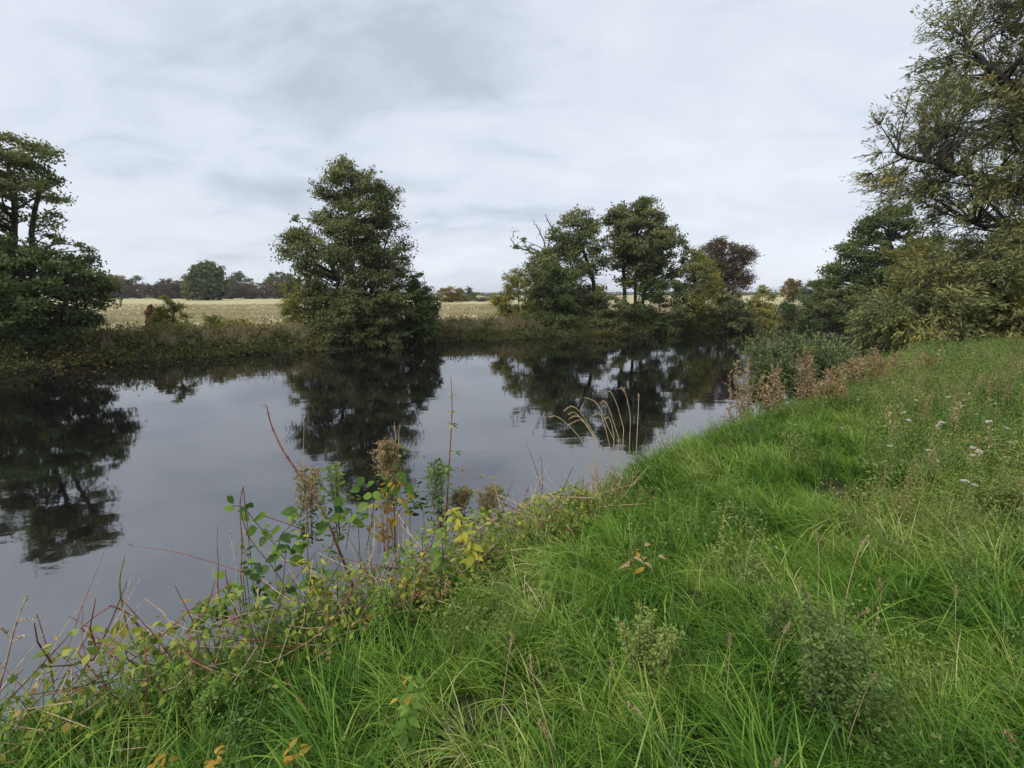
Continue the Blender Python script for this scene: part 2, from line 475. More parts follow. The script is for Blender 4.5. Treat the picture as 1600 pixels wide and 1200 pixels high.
def water_mat():
    m, nt = new_mat("river_water")
    L = nt.links.new
    geo = N(nt, "ShaderNodeNewGeometry")
    mp = N(nt, "ShaderNodeMapping"); mp.inputs["Rotation"].default_value = (0, 0, -0.35); mp.inputs["Scale"].default_value = (0.75, 1.3, 1)
    L(geo.outputs["Position"], mp.inputs[0])
    a = N(nt, "ShaderNodeTexNoise"); a.inputs["Scale"].default_value = 2.6; a.inputs["Detail"].default_value = 2.5; a.inputs["Roughness"].default_value = 0.45
    L(mp.outputs[0], a.inputs["Vector"])
    b = N(nt, "ShaderNodeTexNoise"); b.inputs["Scale"].default_value = 0.55; b.inputs["Detail"].default_value = 2
    L(mp.outputs[0], b.inputs["Vector"])
    # wind patches: ripples are stronger in some reaches than in others
    w = N(nt, "ShaderNodeTexNoise"); w.inputs["Scale"].default_value = 0.16; w.inputs["Detail"].default_value = 2
    L(geo.outputs["Position"], w.inputs["Vector"])
    wr = N(nt, "ShaderNodeMapRange"); wr.inputs[1].default_value = 0.42; wr.inputs[2].default_value = 0.66; wr.inputs[3].default_value = 0.35; wr.inputs[4].default_value = 1.5
    L(w.outputs["Fac"], wr.inputs[0])
    ma = N(nt, "ShaderNodeMath", operation="MULTIPLY"); L(a.outputs["Fac"], ma.inputs[0]); L(wr.outputs[0], ma.inputs[1])
    mb_ = N(nt, "ShaderNodeMath", operation="MULTIPLY_ADD"); mb_.inputs[1].default_value = 2.0
    L(b.outputs["Fac"], mb_.inputs[0]); L(ma.outputs[0], mb_.inputs[2])
    bp = N(nt, "ShaderNodeBump"); bp.inputs["Strength"].default_value = 1.0; bp.inputs["Distance"].default_value = 0.0021
    L(mb_.outputs[0], bp.inputs["Height"])
    pb = N(nt, "ShaderNodeBsdfPrincipled")
    pb.inputs["Base Color"].default_value = (0.005, 0.0045, 0.005, 1)
    pb.inputs["Roughness"].default_value = 0.035
    pb.inputs["IOR"].default_value = 3.1
    L(bp.outputs[0], pb.inputs["Normal"])
    out = N(nt, "ShaderNodeOutputMaterial"); L(pb.outputs[0], out.inputs[0])
    return m


# ------------------------------------------------------------------ the setting: ground, river
V = np.stack([GX, GY, GZ], -1).reshape(-1, 3)
nx, ny = len(gx), len(gy)
ii = (np.arange(ny - 1)[:, None] * nx + np.arange(nx - 1)[None, :]).ravel()
Fq = np.stack([ii, ii + 1, ii + nx + 1, ii + nx], -1)
g = MB(); g.add(V, Fq)
ground = g.obj("ground", ground_mat(), smooth=True)
dfv = far_d(V[:, 0], V[:, 1])
at = ground.data.attributes.new("meadow", "FLOAT", "POINT")
at.data.foreach_set("value", sstep((dfv - 1.3) / 2.0).astype(np.float32))
at = ground.data.attributes.new("woods", "FLOAT", "POINT")
at.data.foreach_set("value", sstep((np.hypot(V[:, 0], V[:, 1]) - 420) / 200).astype(np.float32))
tag(ground, "grassy river banks and flat pale meadow reaching the horizon", None, None, "structure")

wm = MB()
wm.add([(-150, -60, 0), (150, -60, 0), (150, 110, 0), (-150, 110, 0)], [(0, 1, 2, 3)])
water = wm.obj("river", water_mat())
tag(water, "dark calm river reflecting trees and grey sky", None, None, "structure")


# ------------------------------------------------------------------ trees
def profile_at(prof, py):
    ys = [p[0] for p in prof]
    return np.interp(py, ys, [p[1] for p in prof]), np.interp(py, ys, [p[2] for p in prof])


def tree(name, label, D, prof, trunks, mat, n_lobes, lobe_r, per_lobe, leaf, seed, group=None, cat="tree", r0=0.16, depth=0.8, flat=0.55,
         bark="bark", hollow=0.75, bare=None, twigs=9, zmin=0.1, extra=None, slender=False, droop=0.0, part="crown"):
    r = np.random.default_rng(seed)
    base = P(*trunks[0][0], D)
    base[2] = hz(base[0], D) - 0.05
    root = thing(name, base, label, cat, group)
    tb, cr = MB(), MB()
    paths = []
    for tp in trunks:
        pts = np.array([P(x, y, D) for x, y in tp])
        pts[0, 2] = hz(pts[0, 0], D) - 0.05
        k = r.uniform(-.25, .25)
        pts[:, 1] += np.linspace(0, k, len(pts))
        pts = smooth_path(pts, 5)
        pts[1:-1] += r.normal(0, 0.03, (len(pts) - 2, 3)) * (r0 * 4)
        rr = np.linspace(r0, r0 * 0.22, len(pts)) * (1 if tp is trunks[0] else 0.8)
        rr[0] *= 1.35
        tube(tb, pts, rr, 8)
        paths.append((pts, rr))
    allp = np.concatenate([p for p, _ in paths]); allr = np.concatenate([q for _, q in paths])
    ys = np.array([p[0] for p in prof], float)
    # lobes of foliage through the crown's volume
    fine = np.linspace(ys[0], ys[-1], 200)
    wl, wr_ = profile_at(prof, fine)
    wgt = (wr_ - wl); wgt = wgt ** 1.35; cdf = np.cumsum(wgt) / wgt.sum()
    lobes = []
    for i in range(n_lobes):
        py = np.interp((i + r.uniform()) / n_lobes, cdf, fine)
        l, h = profile_at(prof, py)
        cx, hw = (l + h) / 2, (h - l) / 2
        a = r.uniform(0, 2 * math.pi); q = r.uniform() ** (0.5 * hollow)
        ux, uy = q * math.cos(a), q * math.sin(a)
        hw_m = hw / FPX * D
        rad = lobe_r * r.uniform(0.65, 1.25)
        shrink = max(0.25, (hw_m - rad * .55) / max(hw_m, 1e-3))
        c = P(cx + hw * ux * shrink, py, D)
        c[1] += uy * hw_m * depth * shrink
        c[2] += (c[1] - D) * 0.0
        lobes.append((c, rad))
    for (px, py, dy, rad) in (extra or []):
        lobes.append((P(px, py, D) + np.array([0, dy, 0]), rad))
    for c, rad in lobes:
        gmin = max(hz(c[0], c[1]), 0.0) + zmin + rad * .25
        c[2] = max(c[2], gmin)
        hd = np.hypot(allp[:, 0] - c[0], allp[:, 1] - c[1])
        cost = hd + 1.2 * np.abs((c[2] - 0.45 * hd) - allp[:, 2]) + 4 * np.maximum(0, allp[:, 2] - c[2])
        k = int(np.argmin(cost))
        s = allp[k]
        mid = (s + c) / 2 + r.normal(0, .06, 3) * np.linalg.norm(c - s) + np.array([0, 0, 0.05 * np.linalg.norm(c - s)])
        pth = smooth_path(np.array([s, mid, c]), 3)
        ra = min(allr[k] * .7, 0.012 + 0.022 * np.linalg.norm(c - s))
        tube(tb, pth, np.linspace(ra, 0.008, len(pth)), 4)
        # twigs and leaves of the lobe
        out = unit(c - s)
        nt_ = max(3, int(twigs * r.uniform(.8, 1.2)))
        dirs = unit(r.normal(0, 1, (nt_, 3)) + out * 0.5)
        dirs[:, 2] = dirs[:, 2] * flat
        if droop:
            dirs = unit(r.normal(0, .55, (nt_, 3)) + out * 0.9 + np.array([0, 0, -droop]))
        ends = c + dirs * rad * (r.uniform(.7, 1.5, (nt_, 1)) if slender else r.uniform(.55, 1.1, (nt_, 1)))
        ends[:, 2] = np.maximum(ends[:, 2], 0.05 + np.maximum(height(ends[:, 0], ends[:, 1]), 0))
        for e in ends:
            tube(tb, np.array([c, (c + e) / 2 + r.normal(0, .04, 3) * rad, e]), [0.009, 0.006, 0.003], 3)
        n = int(per_lobe * r.uniform(.7, 1.3) * (rad / lobe_r) ** 2)
        w = r.integers(0, nt_, n)
        t = r.uniform(0.1, 1.1, n) ** 0.65
        C = c + (ends[w] - c) * t[:, None] + r.normal(0, 1, (n, 3)) * rad * (np.array([.07, .07, .07]) if slender else np.array([.17, .17, .12]))
        C[:, 2] = np.maximum(C[:, 2], 0.03 + np.maximum(height(C[:, 0], C[:, 1]), 0))
        lt = r.uniform()
        if slender:
            A = unit(dirs[w] + r.normal(0, .38, (n, 3)) + np.array([0, 0, -.15]))
            Nn = unit(r.normal(0, .7, (n, 3)) + np.array([0, 0, .8]))
        else:
            A = unit(r.normal(0, 1, (n, 3)) + dirs[w] * .7 + np.array([0, 0, -.25]))
            Nn = unit(r.normal(0, .55, (n, 3)) + (C - c) / rad * .5 + np.array([0, 0, .75]))
        tint = np.clip(0.5 + (lt - .5) * .55 + r.normal(0, .2, n), 0, 1)
        leaf_quads(cr, C, Nn, A, leaf[0] * r.uniform(.7, 1.3, n), leaf[1] * r.uniform(.7, 1.3, n), tint)
    for pts in (bare or []):
        pp = smooth_path(np.array([P(x, y, D + .2) for x, y in pts]), 4)
        pp[1:] += r.normal(0, .05, (len(pp) - 1, 3))
        tube(tb, pp, np.linspace(0.06, 0.012, len(pp)), 5)
        for q in range(7):
            k = r.integers(len(pp) // 3, len(pp))
            e = pp[k] + r.normal(0, .22, 3) + np.array([0, 0, .2])
            tube(tb, np.array([pp[k], (pp[k] + e) / 2 + r.normal(0, .04, 3), e]), [.016, .011, .005], 3)
    tb.obj("trunk", M[bark], root, base, smooth=True)
    cr.obj(part, M[mat], root, base)
    return root


AL = (0.118, 0.092)
tree("alder_tree", "tall dense alder with a conical crown standing alone in the middle of the far bank", 26.6,
     [(256, 520, 560), (275, 502, 590), (300, 492, 630), (330, 497, 622), (355, 488, 634), (372, 445, 640), (395, 437, 640), (425, 468, 655), (460, 470, 660), (490, 462, 665), (536, 470, 640)],
     [[(556, 510), (550, 450), (548, 380), (552, 310), (548, 268)], [(540, 510), (530, 450), (515, 400)], [(570, 510), (585, 440), (605, 380)]],
     "alder", 260, 0.80, 320, AL, 11, "alders on the far bank", r0=0.2, extra=[(462, 345, 0, .35), (458, 338, .3, .3), (455, 362, 0, .35), (622, 300, 0, .4)])
tree("alder_tree", "tall airy alder at the left edge with its bare trunk showing through", 20.0,
     [(212, -60, 25), (232, -80, 75), (262, -90, 98), (300, -100, 122), (345, -100, 105), (362, -60, 118)],
     [[(18, 520), (20, 400), (26, 340), (24, 280), (2, 225)], [(22, 380), (50, 330), (70, 270)]],
     "alder", 56, 0.74, 290, AL, 12, "alders on the far bank", r0=0.17, flat=.35, extra=[(138, 402, 0, .4), (120, 390, .3, .45), (100, 378, -.3, .45), (75, 368, 0, .45), (128, 385, 0, .35)])
tree("alder_bush", "dark dense low alder hanging over the water beneath the airy alder", 19.0,
     [(386, -50, 90), (410, -80, 130), (440, -80, 156), (470, -80, 158), (490, -80, 145), (530, -80, 135), (572, -80, 60)],
     [[(40, 540), (45, 480), (40, 420)], [(80, 540), (100, 480), (120, 450)], [(0, 540), (-20, 470), (-40, 430)]],
     "alder_dark", 170, 0.68, 310, AL, 13, None, "bush", r0=0.1)
tree("alder_tree", "gnarled alder with dead bare branches at its left top", 35.5,
     [(330, 885, 922), (345, 868, 940), (365, 850, 950), (385, 842, 955), (400, 822, 957), (430, 808, 960), (470, 805, 955), (510, 830, 955)],
     [[(926, 500), (926, 440), (910, 385), (900, 345)], [(882, 500), (872, 440), (862, 400), (856, 385)]],
     "alder", 160, 0.9, 220, (.15, .12), 14, "alders on the far bank", r0=0.19,
     bare=[[(860, 400), (848, 372), (838, 351), (832, 343)], [(870, 380), (858, 347), (852, 334)], [(845, 400), (818, 389), (803, 383), (801, 364), (812, 361)]],
     extra=[(820, 376, 0, .5), (808, 385, 0, .45), (828, 388, .3, .5), (842, 395, 0, .5)])
tree("alder_tree", "round topped alder with several slim trunks right of the gnarled alder", 36.0,
     [(312, 975, 1012), (330, 947, 1044), (350, 940, 1054), (365, 940, 1064), (380, 940, 1080), (400, 948, 1078), (430, 958, 1060), (450, 968, 1055)],
     [[(976, 500), (975, 430), (970, 370), (962, 340)], [(991, 500), (993, 430), (995, 370), (985, 325)], [(1000, 500), (1012, 420), (1026, 365), (1040, 350)]],
     "alder", 170, 0.85, 210, (.15, .12), 15, "alders on the far bank", r0=0.16, flat=.45)
tree("alder_tree", "dark spreading alder half hidden behind the willow on the right", 40.0,
     [(325, 1372, 1415), (345, 1348, 1440), (370, 1322, 1460), (395, 1306, 1470), (425, 1285, 1470), (455, 1265, 1470), (475, 1262, 1470)],
     [[(1400, 470), (1398, 420), (1390, 370), (1392, 335)], [(1405, 470), (1430, 410), (1440, 360)]],
     "alder_dark", 210, 1.05, 220, (.18, .14), 16, "alders on the far bank", r0=0.25, flat=.35)
tree("hawthorn_tree", "round reddish brown tree at the right end of the tree group", 43.0,
     [(377, 1110, 1150), (390, 1088, 1178), (410, 1080, 1182), (435, 1085, 1180), (460, 1090, 1165)],
     [[(1130, 485), (1130, 440), (1132, 400)]], "red_brown", 130, 0.9, 240, (.13, .07), 17, r0=.14)
tree("sallow_tree", "small yellow green tree in front of the reddish brown tree", 35.0,
     [(392, 1070, 1090), (410, 1055, 1115), (440, 1045, 1132), (480, 1050, 1125), (510, 1055, 1110)],
     [[(1085, 505), (1085, 450), (1082, 410)]], "yellow_green", 80, 0.7, 230, (.12, .07), 18, r0=.09)


def bush(label, D, prof, mat, n, rad, per, leaf, seed, name="bush", group="bushes along the far bank", cat="bush", **kw):
    ys = [p[0] for p in prof]
    cx = (prof[-1][1] + prof[-1][2]) / 2
    wd = prof[-1][2] - prof[-1][1]
    tr = [[(cx, ys[-1]), (cx, (ys[0] + ys[-1]) / 2), (cx, ys[0] + 6)], [(cx - wd * .2, ys[-1]), (cx - wd * .35, (ys[0] + ys[-1]) / 2)], [(cx + wd * .2, ys[-1]), (cx + wd * .35, (ys[0] + ys[-1]) / 2)]]
    return tree(name, label, D, prof, tr, mat, n, rad, per, leaf, seed, group, cat, r0=kw.pop("r0", .045), part="leaves", **kw)


bush("yellowish bush against the left foot of the lone alder", 26.2, [(424, 468, 500), (445, 446, 500), (470, 432, 500), (500, 434, 500), (525, 450, 500)], "yellow_green", 46, .55, 230, (.10, .07), 21)
bush("grey green bush spilling over the water under the lone alder", 25.4, [(455, 510, 640), (480, 490, 650), (510, 485, 655), (538, 500, 640)], "alder", 70, .55, 260, (.11, .09), 22)
bush("dark green bush against the right foot of the lone alder", 26.6, [(428, 645, 660), (450, 635, 678), (480, 635, 690), (500, 630, 696), (525, 630, 695)], "alder_dark", 48, .52, 240, (.11, .09), 23)
bush("pale yellow bush at the left end of the tree group", 33.2, [(420, 795, 825), (445, 778, 835), (470, 766, 835), (495, 772, 835), (520, 790, 830)], "yellow_green", 46, .6, 230, (.11, .08), 24)
bush("dark green bush under the gnarled alder", 33.0, [(420, 842, 890), (450, 828, 910), (480, 826, 918), (518, 818, 910)], "alder_dark", 50, .62, 240, (.12, .09), 25)
bush("green bush filling the space under both big alders", 34.0, [(462, 915, 975), (480, 900, 990), (500, 895, 995), (517, 900, 990)], "alder", 50, .55, 220, (.12, .09), 32)
bush("dense dark bush below the slim trunked alder", 34.4, [(440, 1000, 1060), (465, 985, 1075), (490, 975, 1085), (515, 980, 1080)], "alder_dark", 56, .62, 240, (.12, .09), 26)
bush("yellow green bush right of the reddish brown tree", 37.5, [(445, 1190, 1203), (462, 1175, 1212), (485, 1165, 1220), (510, 1160, 1225)], "yellow_green", 34, .55, 220, (.11, .07), 27)
bush("green bush below the small yellow green tree", 35.6, [(462, 1110, 1170), (480, 1090, 1185), (510, 1090, 1190)], "alder", 44, .55, 220, (.11, .08), 28)
bush("long low green bush at the far right bend of the bank", 39.5, [(470, 1215, 1290), (485, 1205, 1340), (505, 1205, 1340), (514, 1210, 1330)], "alder_dark", 60, .6, 200, (.12, .08), 29)
bush("dark hedge bush at the foot of the dark spreading alder", 39.0, [(452, 1290, 1330), (465, 1262, 1420), (490, 1255, 1430), (505, 1260, 1430)], "alder", 60, .7, 200, (.14, .10), 36)
bush("leafy sapling growing beside the rotting stump", 23.4, [(463, 250, 262), (478, 240, 285), (495, 225, 298), (520, 222, 310), (545, 235, 310)], "yellow_green", 40, .42, 170, (.10, .075), 30)
bush("loose yellow leaved bush on the bank right of the stump", 24.2, [(492, 330, 365), (505, 310, 390), (525, 315, 400), (545, 330, 400)], "yellow_green", 30, .42, 130, (.10, .07), 31)

# rotting stump on the far bank
r = np.random.default_rng(5)
sb = P(238, 525, 24.0); sb[2] = hz(sb[0], 24.0) - .05
stump = thing("tree_stump", sb, "broken reddish brown stump standing on the far bank", "stump")
top = P(237, 482, 24.0)
mb = MB()
pts = np.array([sb, sb * .6 + top * .4 + [.03, 0, 0], sb * .25 + top * .75 + [-.03, 0, 0], top])
pp = smooth_path(pts, 4)
tube(mb, pp, np.linspace(.30, .22, len(pp)) * (1 + .12 * r.normal(0, 1, len(pp))), 12)
o = mb.obj("trunk", M["stump"], stump, sb)
mb = MB()
for k in range(7):                                     # splintered top
    a = k / 7 * 2 * math.pi + .4
    p0 = top + np.array([math.cos(a) * .13, math.sin(a) * .13, -.12])
    hk = .12 + .22 * max(0, math.cos(a - 2.6)) ** 2 + r.uniform(0, .05)
    tube(mb, np.array([p0, p0 + [0, 0, hk * .6], p0 + [r.normal(0, .02), 0, hk]]), [.10, .085, .02], 6)
mb.obj("splinters", M["stump"], stump, sb)

# ---- distant hedge and field trees
FL = (.38, .30)


def far_tree(label, cx, w, ytop, ybase, D, mat, seed, n=26, name="field_tree", cat="tree", group="trees beyond the meadow"):
    h = ybase - ytop
    prof = [(ytop, cx - w * .18, cx + w * .18), (ytop + h * .2, cx - w * .4, cx + w * .4), (ytop + h * .5, cx - w * .5, cx + w * .5), (ytop + h * .8, cx - w * .46, cx + w * .46), (ybase - 1, cx - w * .4, cx + w * .4)]
    hm = h / FPX * D
    return tree(name, label, D, prof, [[(cx, ybase), (cx, ytop + h * .6), (cx + 1, ytop + h * .2)]], mat, int(n * 2.6), hm * .22, 90, (hm * .055, hm * .045), seed, group, cat, r0=hm * .035, twigs=6, zmin=.3)


far_tree("large dark round oak standing in the meadow in front of the hedge", 324, 70, 413, 468, 118, "far_green", 41, 60)
far_tree("pale blue green tree right of the dark meadow oak", 375, 46, 428, 465, 165, "far_pale", 42, 30)
far_tree("round green tree touching the left side of the lone alder", 442, 62, 427, 465, 170, "far_green", 43, 36)
far_tree("golden tree in the hedge beyond the meadow", 184, 34, 431, 463, 190, "far_gold", 44, 26)
far_tree("dull green tree behind the dark alder's right edge", 160, 40, 433, 463, 195, "far_green", 45, 26)
far_tree("dark green tree just right of the golden tree", 212, 44, 433, 463, 190, "far_green", 46, 26)
far_tree("olive tree in the middle of the left hedge", 262, 46, 437, 463, 185, "far_brown", 47, 26)
far_tree("dark green tree behind the left side of the meadow oak", 293, 32, 433, 465, 160, "far_green", 48, 22)
far_tree("yellow bushy tree in the gap right of the lone alder", 703, 50, 449, 477, 95, "far_gold", 49, 26)
far_tree("green bushy tree next to the yellow one in the gap", 728, 44, 450, 477, 105, "far_green", 50, 22)
far_tree("low pale shrub at the right end of the gap", 752, 50, 457, 477, 98, "far_pale", 51, 20, "field_shrub", "shrub")
far_tree("golden brown hedge tree at the right end of the field", 1240, 40, 437, 470, 95, "far_gold", 52, 26)
far_tree("olive hedge bush left of the dark spreading alder", 1272, 50, 440, 472, 90, "far_green", 53, 26, "field_shrub", "shrub")
r = np.random.default_rng(77)
ORD = 'first second third fourth fifth sixth seventh eighth ninth tenth eleventh twelfth thirteenth fourteenth fifteenth'.split()
hedge_n = -1
for i, cx in enumerate(np.arange(148, 470, 24)):
    if 300 < cx < 345:
        continue
    hedge_n += 1
    far_tree("low reddish brown hedge shrub beyond the meadow, %s from the left" % ORD[hedge_n], cx + r.uniform(-4, 4), r.uniform(54, 70), r.uniform(439, 446), 467, 150 + r.uniform(-6, 6), "far_brown", 60 + i, 22,
             "hedge_shrub", "shrub", "brown hedge shrubs beyond the meadow")
for i, (cx, w, yt) in enumerate([(690, 60, 456), (760, 70, 457), (820, 60, 455), (900, 60, 455), (960, 60, 456), (1060, 60, 455), (1160, 60, 454), (1200, 60, 452)]):
    far_tree("distant dull green tree on the skyline, %s from the left" % ORD[i], cx, w, yt, 464.5, 330 + 9 * i, "far_green", 90 + i, 16, "skyline_tree", "tree", "skyline trees")


# ---- the willow on the right: slender leaves on long drooping shoots
WL = (0.13, 0.030)
tree("willow_tree", "large willow with slender yellowing leaves leaning in from the right edge", 13.2,
     [(-140, 1600, 1900), (-40, 1530, 1960), (30, 1515, 2000), (70, 1452, 2000), (120, 1436, 2000), (150, 1470, 2000), (185, 1425, 2000), (230, 1375, 2000), (285, 1380, 1980), (315, 1420, 1960), (380, 1420, 1900)],
     [[(1720, 540), (1705, 420), (1690, 280), (1680, 120), (1670, -60)], [(1710, 430), (1640, 330), (1560, 290), (1480, 262), (1400, 240)], [(1700, 330), (1620, 200), (1560, 120), (1510, 80)], [(1705, 400), (1790, 250), (1850, 100)],
      [(1700, 420), (1620, 380), (1530, 350)]],
     "willow", 390, 0.78, 370, WL, 33, None, r0=0.26, slender=True, droop=.3, twigs=15, depth=.5, flat=.8,
     extra=[(1375, 195, 0, .4), (1415, 178, 0, .4), (1378, 238, 0, .45), (1455, 98, 0, .4), (1490, 60, 0, .4), (1375, 265, .3, .4), (1400, 215, 0, .5), (1430, 225, 0, .5), (1420, 260, 0, .5), (1460, 280, 0, .5), (1400, 280, 0, .45)])
tree("willow_bush", "bushy low willow with golden green leaves under the large willow", 12.6,
     [(385, 1450, 1780), (405, 1420, 1780), (430, 1405, 1780), (455, 1385, 1780), (480, 1352, 1780), (510, 1340, 1780), (545, 1350, 1780)],
     [[(1520, 545), (1510, 480), (1500, 410)], [(1640, 545), (1650, 470), (1660, 400)], [(1440, 545), (1420, 500), (1400, 460)], [(1780, 545), (1790, 470), (1800, 400)]],
     "willow", 250, 0.74, 430, (.14, .034), 34, None, "bush", r0=.07, slender=True, droop=.45, twigs=12, depth=.45, part="leaves")
tree("osier_bush", "low grey green osier growing out of the water's edge on the right", 10.4,
     [(552, 1245, 1325), (562, 1175, 1345), (580, 1155, 1345), (605, 1150, 1340), (630, 1155, 1300)],
     [[(1220, 640), (1215, 600), (1205, 575)], [(1260, 640), (1262, 595), (1265, 560)], [(1180, 640), (1168, 605), (1160, 585)], [(1310, 640), (1320, 595), (1325, 565)]],
     "osier", 120, 0.42, 240, (.085, .02), 35, None, "bush", r0=.02, slender=True, droop=-.35, twigs=12, depth=.6, part="leaves")

# ------------------------------------------------------------------ bank vegetation on the far side (a mass nobody could count)
r = np.random.default_rng(99)
mb = MB()
seg = FAR_LINE[2:-1]
for a, b in zip(seg[:-1], seg[1:]):
    ln = np.linalg.norm(b - a)
    d = (b - a) / ln; nrm = np.array([-d[1], d[0]])
    far = np.linalg.norm((a + b) / 2)
    for k in range(int(ln * (20 if far < 45 else 5))):
        s = r.uniform(0, ln); off = r.uniform(-.35, 2.2)
        c2 = a + d * s + nrm * off
        top = (.16 + .42 * r.uniform()) * (1.7 if c2[0] > 9 else 1.0) * (1 + .5 * fbm(np.array([c2[0]]), np.array([c2[1]]), 7, 9)[0])
        g0 = max(hz(*c2), 0.02)
        n = 40
        C = np.array([c2[0], c2[1], g0 + top * .5]) + r.normal(0, 1, (n, 3)) * np.array([.28, .28, top * .34])
        C[:, 2] = np.maximum(C[:, 2], .02 + np.maximum(height(C[:, 0], C[:, 1]), 0))
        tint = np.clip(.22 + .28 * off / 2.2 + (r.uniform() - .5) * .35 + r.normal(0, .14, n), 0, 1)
        leaf_quads(mb, C, unit(r.normal(0, .6, (n, 3)) + [0, -.3, .7]), r.normal(0, 1, (n, 3)), .12 * r.uniform(.6, 1.4, n), .075 * r.uniform(.6, 1.4, n), tint)
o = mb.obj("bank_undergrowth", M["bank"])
tag(o, "dark brambles and nettles hanging over the water along the far bank", "undergrowth", None, "stuff")

# leaves floating on the river by the far bank
r = np.random.default_rng(101)
mb = MB()
C = []
for a, b in zip(FAR_LINE[3:-3], FAR_LINE[4:-2]):
    ln = np.linalg.norm(b - a); d = (b - a) / ln; nrm = np.array([d[1], -d[0]])
    for k in range(int(ln * 9)):
        q = a + d * r.uniform(0, ln) + nrm * (.4 + r.exponential(1.5))
        C.append((q[0], q[1], .006))
C = np.array(C); n = len(C)
leaf_quads(mb, C, np.tile([0, 0, 1.], (n, 1)), np.c_[r.normal(0, 1, (n, 2)), np.zeros(n)], .07 * r.uniform(.6, 1.4, n), .05, r.uniform(0, 1, n))
o = mb.obj("floating_leaves", M["dry"])
tag(o, "scattered fallen leaves floating near the far bank", "leaves", None, "stuff")


# ------------------------------------------------------------------ grass: tufts shared by geometry nodes
def blades(mb, n, rad, Lr, Wr, lean, curl, seed, comb=0.6, seg=5, straw=.11, tint0=.48):
    r = np.random.default_rng(seed)
    a0 = r.uniform(0, 2 * math.pi, n); rr = rad * np.sqrt(r.uniform(0, 1, n))
    ox, oy = rr * np.cos(a0), rr * np.sin(a0)
    az = np.where(r.uniform(0, 1, n) < comb, r.normal(0, .55, n), r.uniform(-math.pi, math.pi, n))
    L = r.uniform(*Lr, n); W = r.uniform(*Wr, n)
    th0 = np.abs(r.normal(lean, .18, n)); k = np.abs(r.normal(curl, curl * .4, n))
    tw = r.uniform(-.6, .6, n)
    tint = np.clip(r.normal(tint0, .30, n), 0, .87)
    tint = np.where(r.uniform(0, 1, n) < straw, r.uniform(.95, 1.15, n), tint)
    x = np.zeros(n); z = np.zeros(n); rows = []
    for s in range(seg + 1):
        t = s / seg
        w = W * (1 - t ** 1.8) * (.75 + .5 * min(t * 3, .5)) + .0004
        px = ox + x * np.cos(az); py = oy + x * np.sin(az)
        sa = az + math.pi / 2 + tw * t
        rows.append((np.stack([px - w / 2 * np.cos(sa), py - w / 2 * np.sin(sa), z], -1), np.stack([px + w / 2 * np.cos(sa), py + w / 2 * np.sin(sa), z], -1)))
        th = th0 + k * t
        x = x + L / seg * np.sin(th); z = z + L / seg * np.cos(th)
    Vv = np.stack([q for row in rows for q in row], 1)      # n, 2(seg+1), 3
    m = 2 * (seg + 1)
    base = (np.arange(n) * m)[:, None]
    F = np.concatenate([np.stack([base[:, 0] + 2 * s, base[:, 0] + 2 * s + 1, base[:, 0] + 2 * s + 3, base[:, 0] + 2 * s + 2], -1) for s in range(seg)])
    mb.add(Vv.reshape(-1, 3), F, np.repeat(tint, m))


def source_collection(name, meshes):
    c = bpy.data.collections.new(name)
    for i, me in enumerate(meshes):
        o = bpy.data.objects.new("%s_piece.%03d" % (name, i), me)
        c.objects.link(o)
    return c


def scatter(name, label, cat, pts, rot, scale, idx, coll, mat):
    me = bpy.data.meshes.new(name)
    me.vertices.add(len(pts))
    me.vertices.foreach_set("co", np.asarray(pts, np.float32).ravel())
    for nm, ty, key, val in (("rot", "FLOAT_VECTOR", "vector", rot), ("size", "FLOAT", "value", scale), ("pick", "INT", "value", idx)):
        a = me.attributes.new(nm, ty, "POINT")
        a.data.foreach_set(key, np.asarray(val, np.int32 if ty == "INT" else np.float32).ravel())
    o = bpy.data.objects.new(name, me)
    COL.objects.link(o)
    me.materials.append(mat)
    ng = bpy.data.node_groups.new(name + "_nodes", "GeometryNodeTree")
    ng.interface.new_socket("Geometry", in_out="INPUT", socket_type="NodeSocketGeometry")
    ng.interface.new_socket("Geometry", in_out="OUTPUT", socket_type="NodeSocketGeometry")
    gi, go = ng.nodes.new("NodeGroupInput"), ng.nodes.new("NodeGroupOutput")
    ip = ng.nodes.new("GeometryNodeInstanceOnPoints")
    ci = ng.nodes.new("GeometryNodeCollectionInfo")
    ci.inputs["Collection"].default_value = coll
    ci.inputs["Separate Children"].default_value = True
    ci.inputs["Reset Children"].default_value = True
    ip.inputs["Pick Instance"].default_value = True
    L = ng.links.new

    def attr(nm, ty):
        n = ng.nodes.new("GeometryNodeInputNamedAttribute")
        n.data_type = ty
        n.inputs["Name"].default_value = nm
        return n.outputs["Attribute"]
    L(gi.outputs[0], ip.inputs["Points"]); L(ci.outputs[0], ip.inputs["Instance"])
    L(attr("pick", "INT"), ip.inputs["Instance Index"])
    L(attr("rot", "FLOAT_VECTOR"), ip.inputs["Rotation"])
    L(attr("size", "FLOAT"), ip.inputs["Scale"])
    L(ip.outputs[0], go.inputs[0])
    md = o.modifiers.new("scatter", "NODES")
    md.node_group = ng
    return tag(o, label, cat, None, "stuff")


def in_view(x, y, margin=1.3):
    return np.abs(x) < (800 / FPX * 1.03) * np.maximum(y, 0) + margin


def sample_near(dens, y0, y1, seed, dmin=0.12, x0=-4, x1=16):
    r = np.random.default_rng(seed)
    n = int(dens * (x1 - x0) * (y1 - y0))
    x = r.uniform(x0, x1, n); y = r.uniform(y0, y1, n)
    k = in_view(x, y)
    x, y = x[k], y[k]
    k = near_d(x, y) > dmin
    return x[k], y[k]


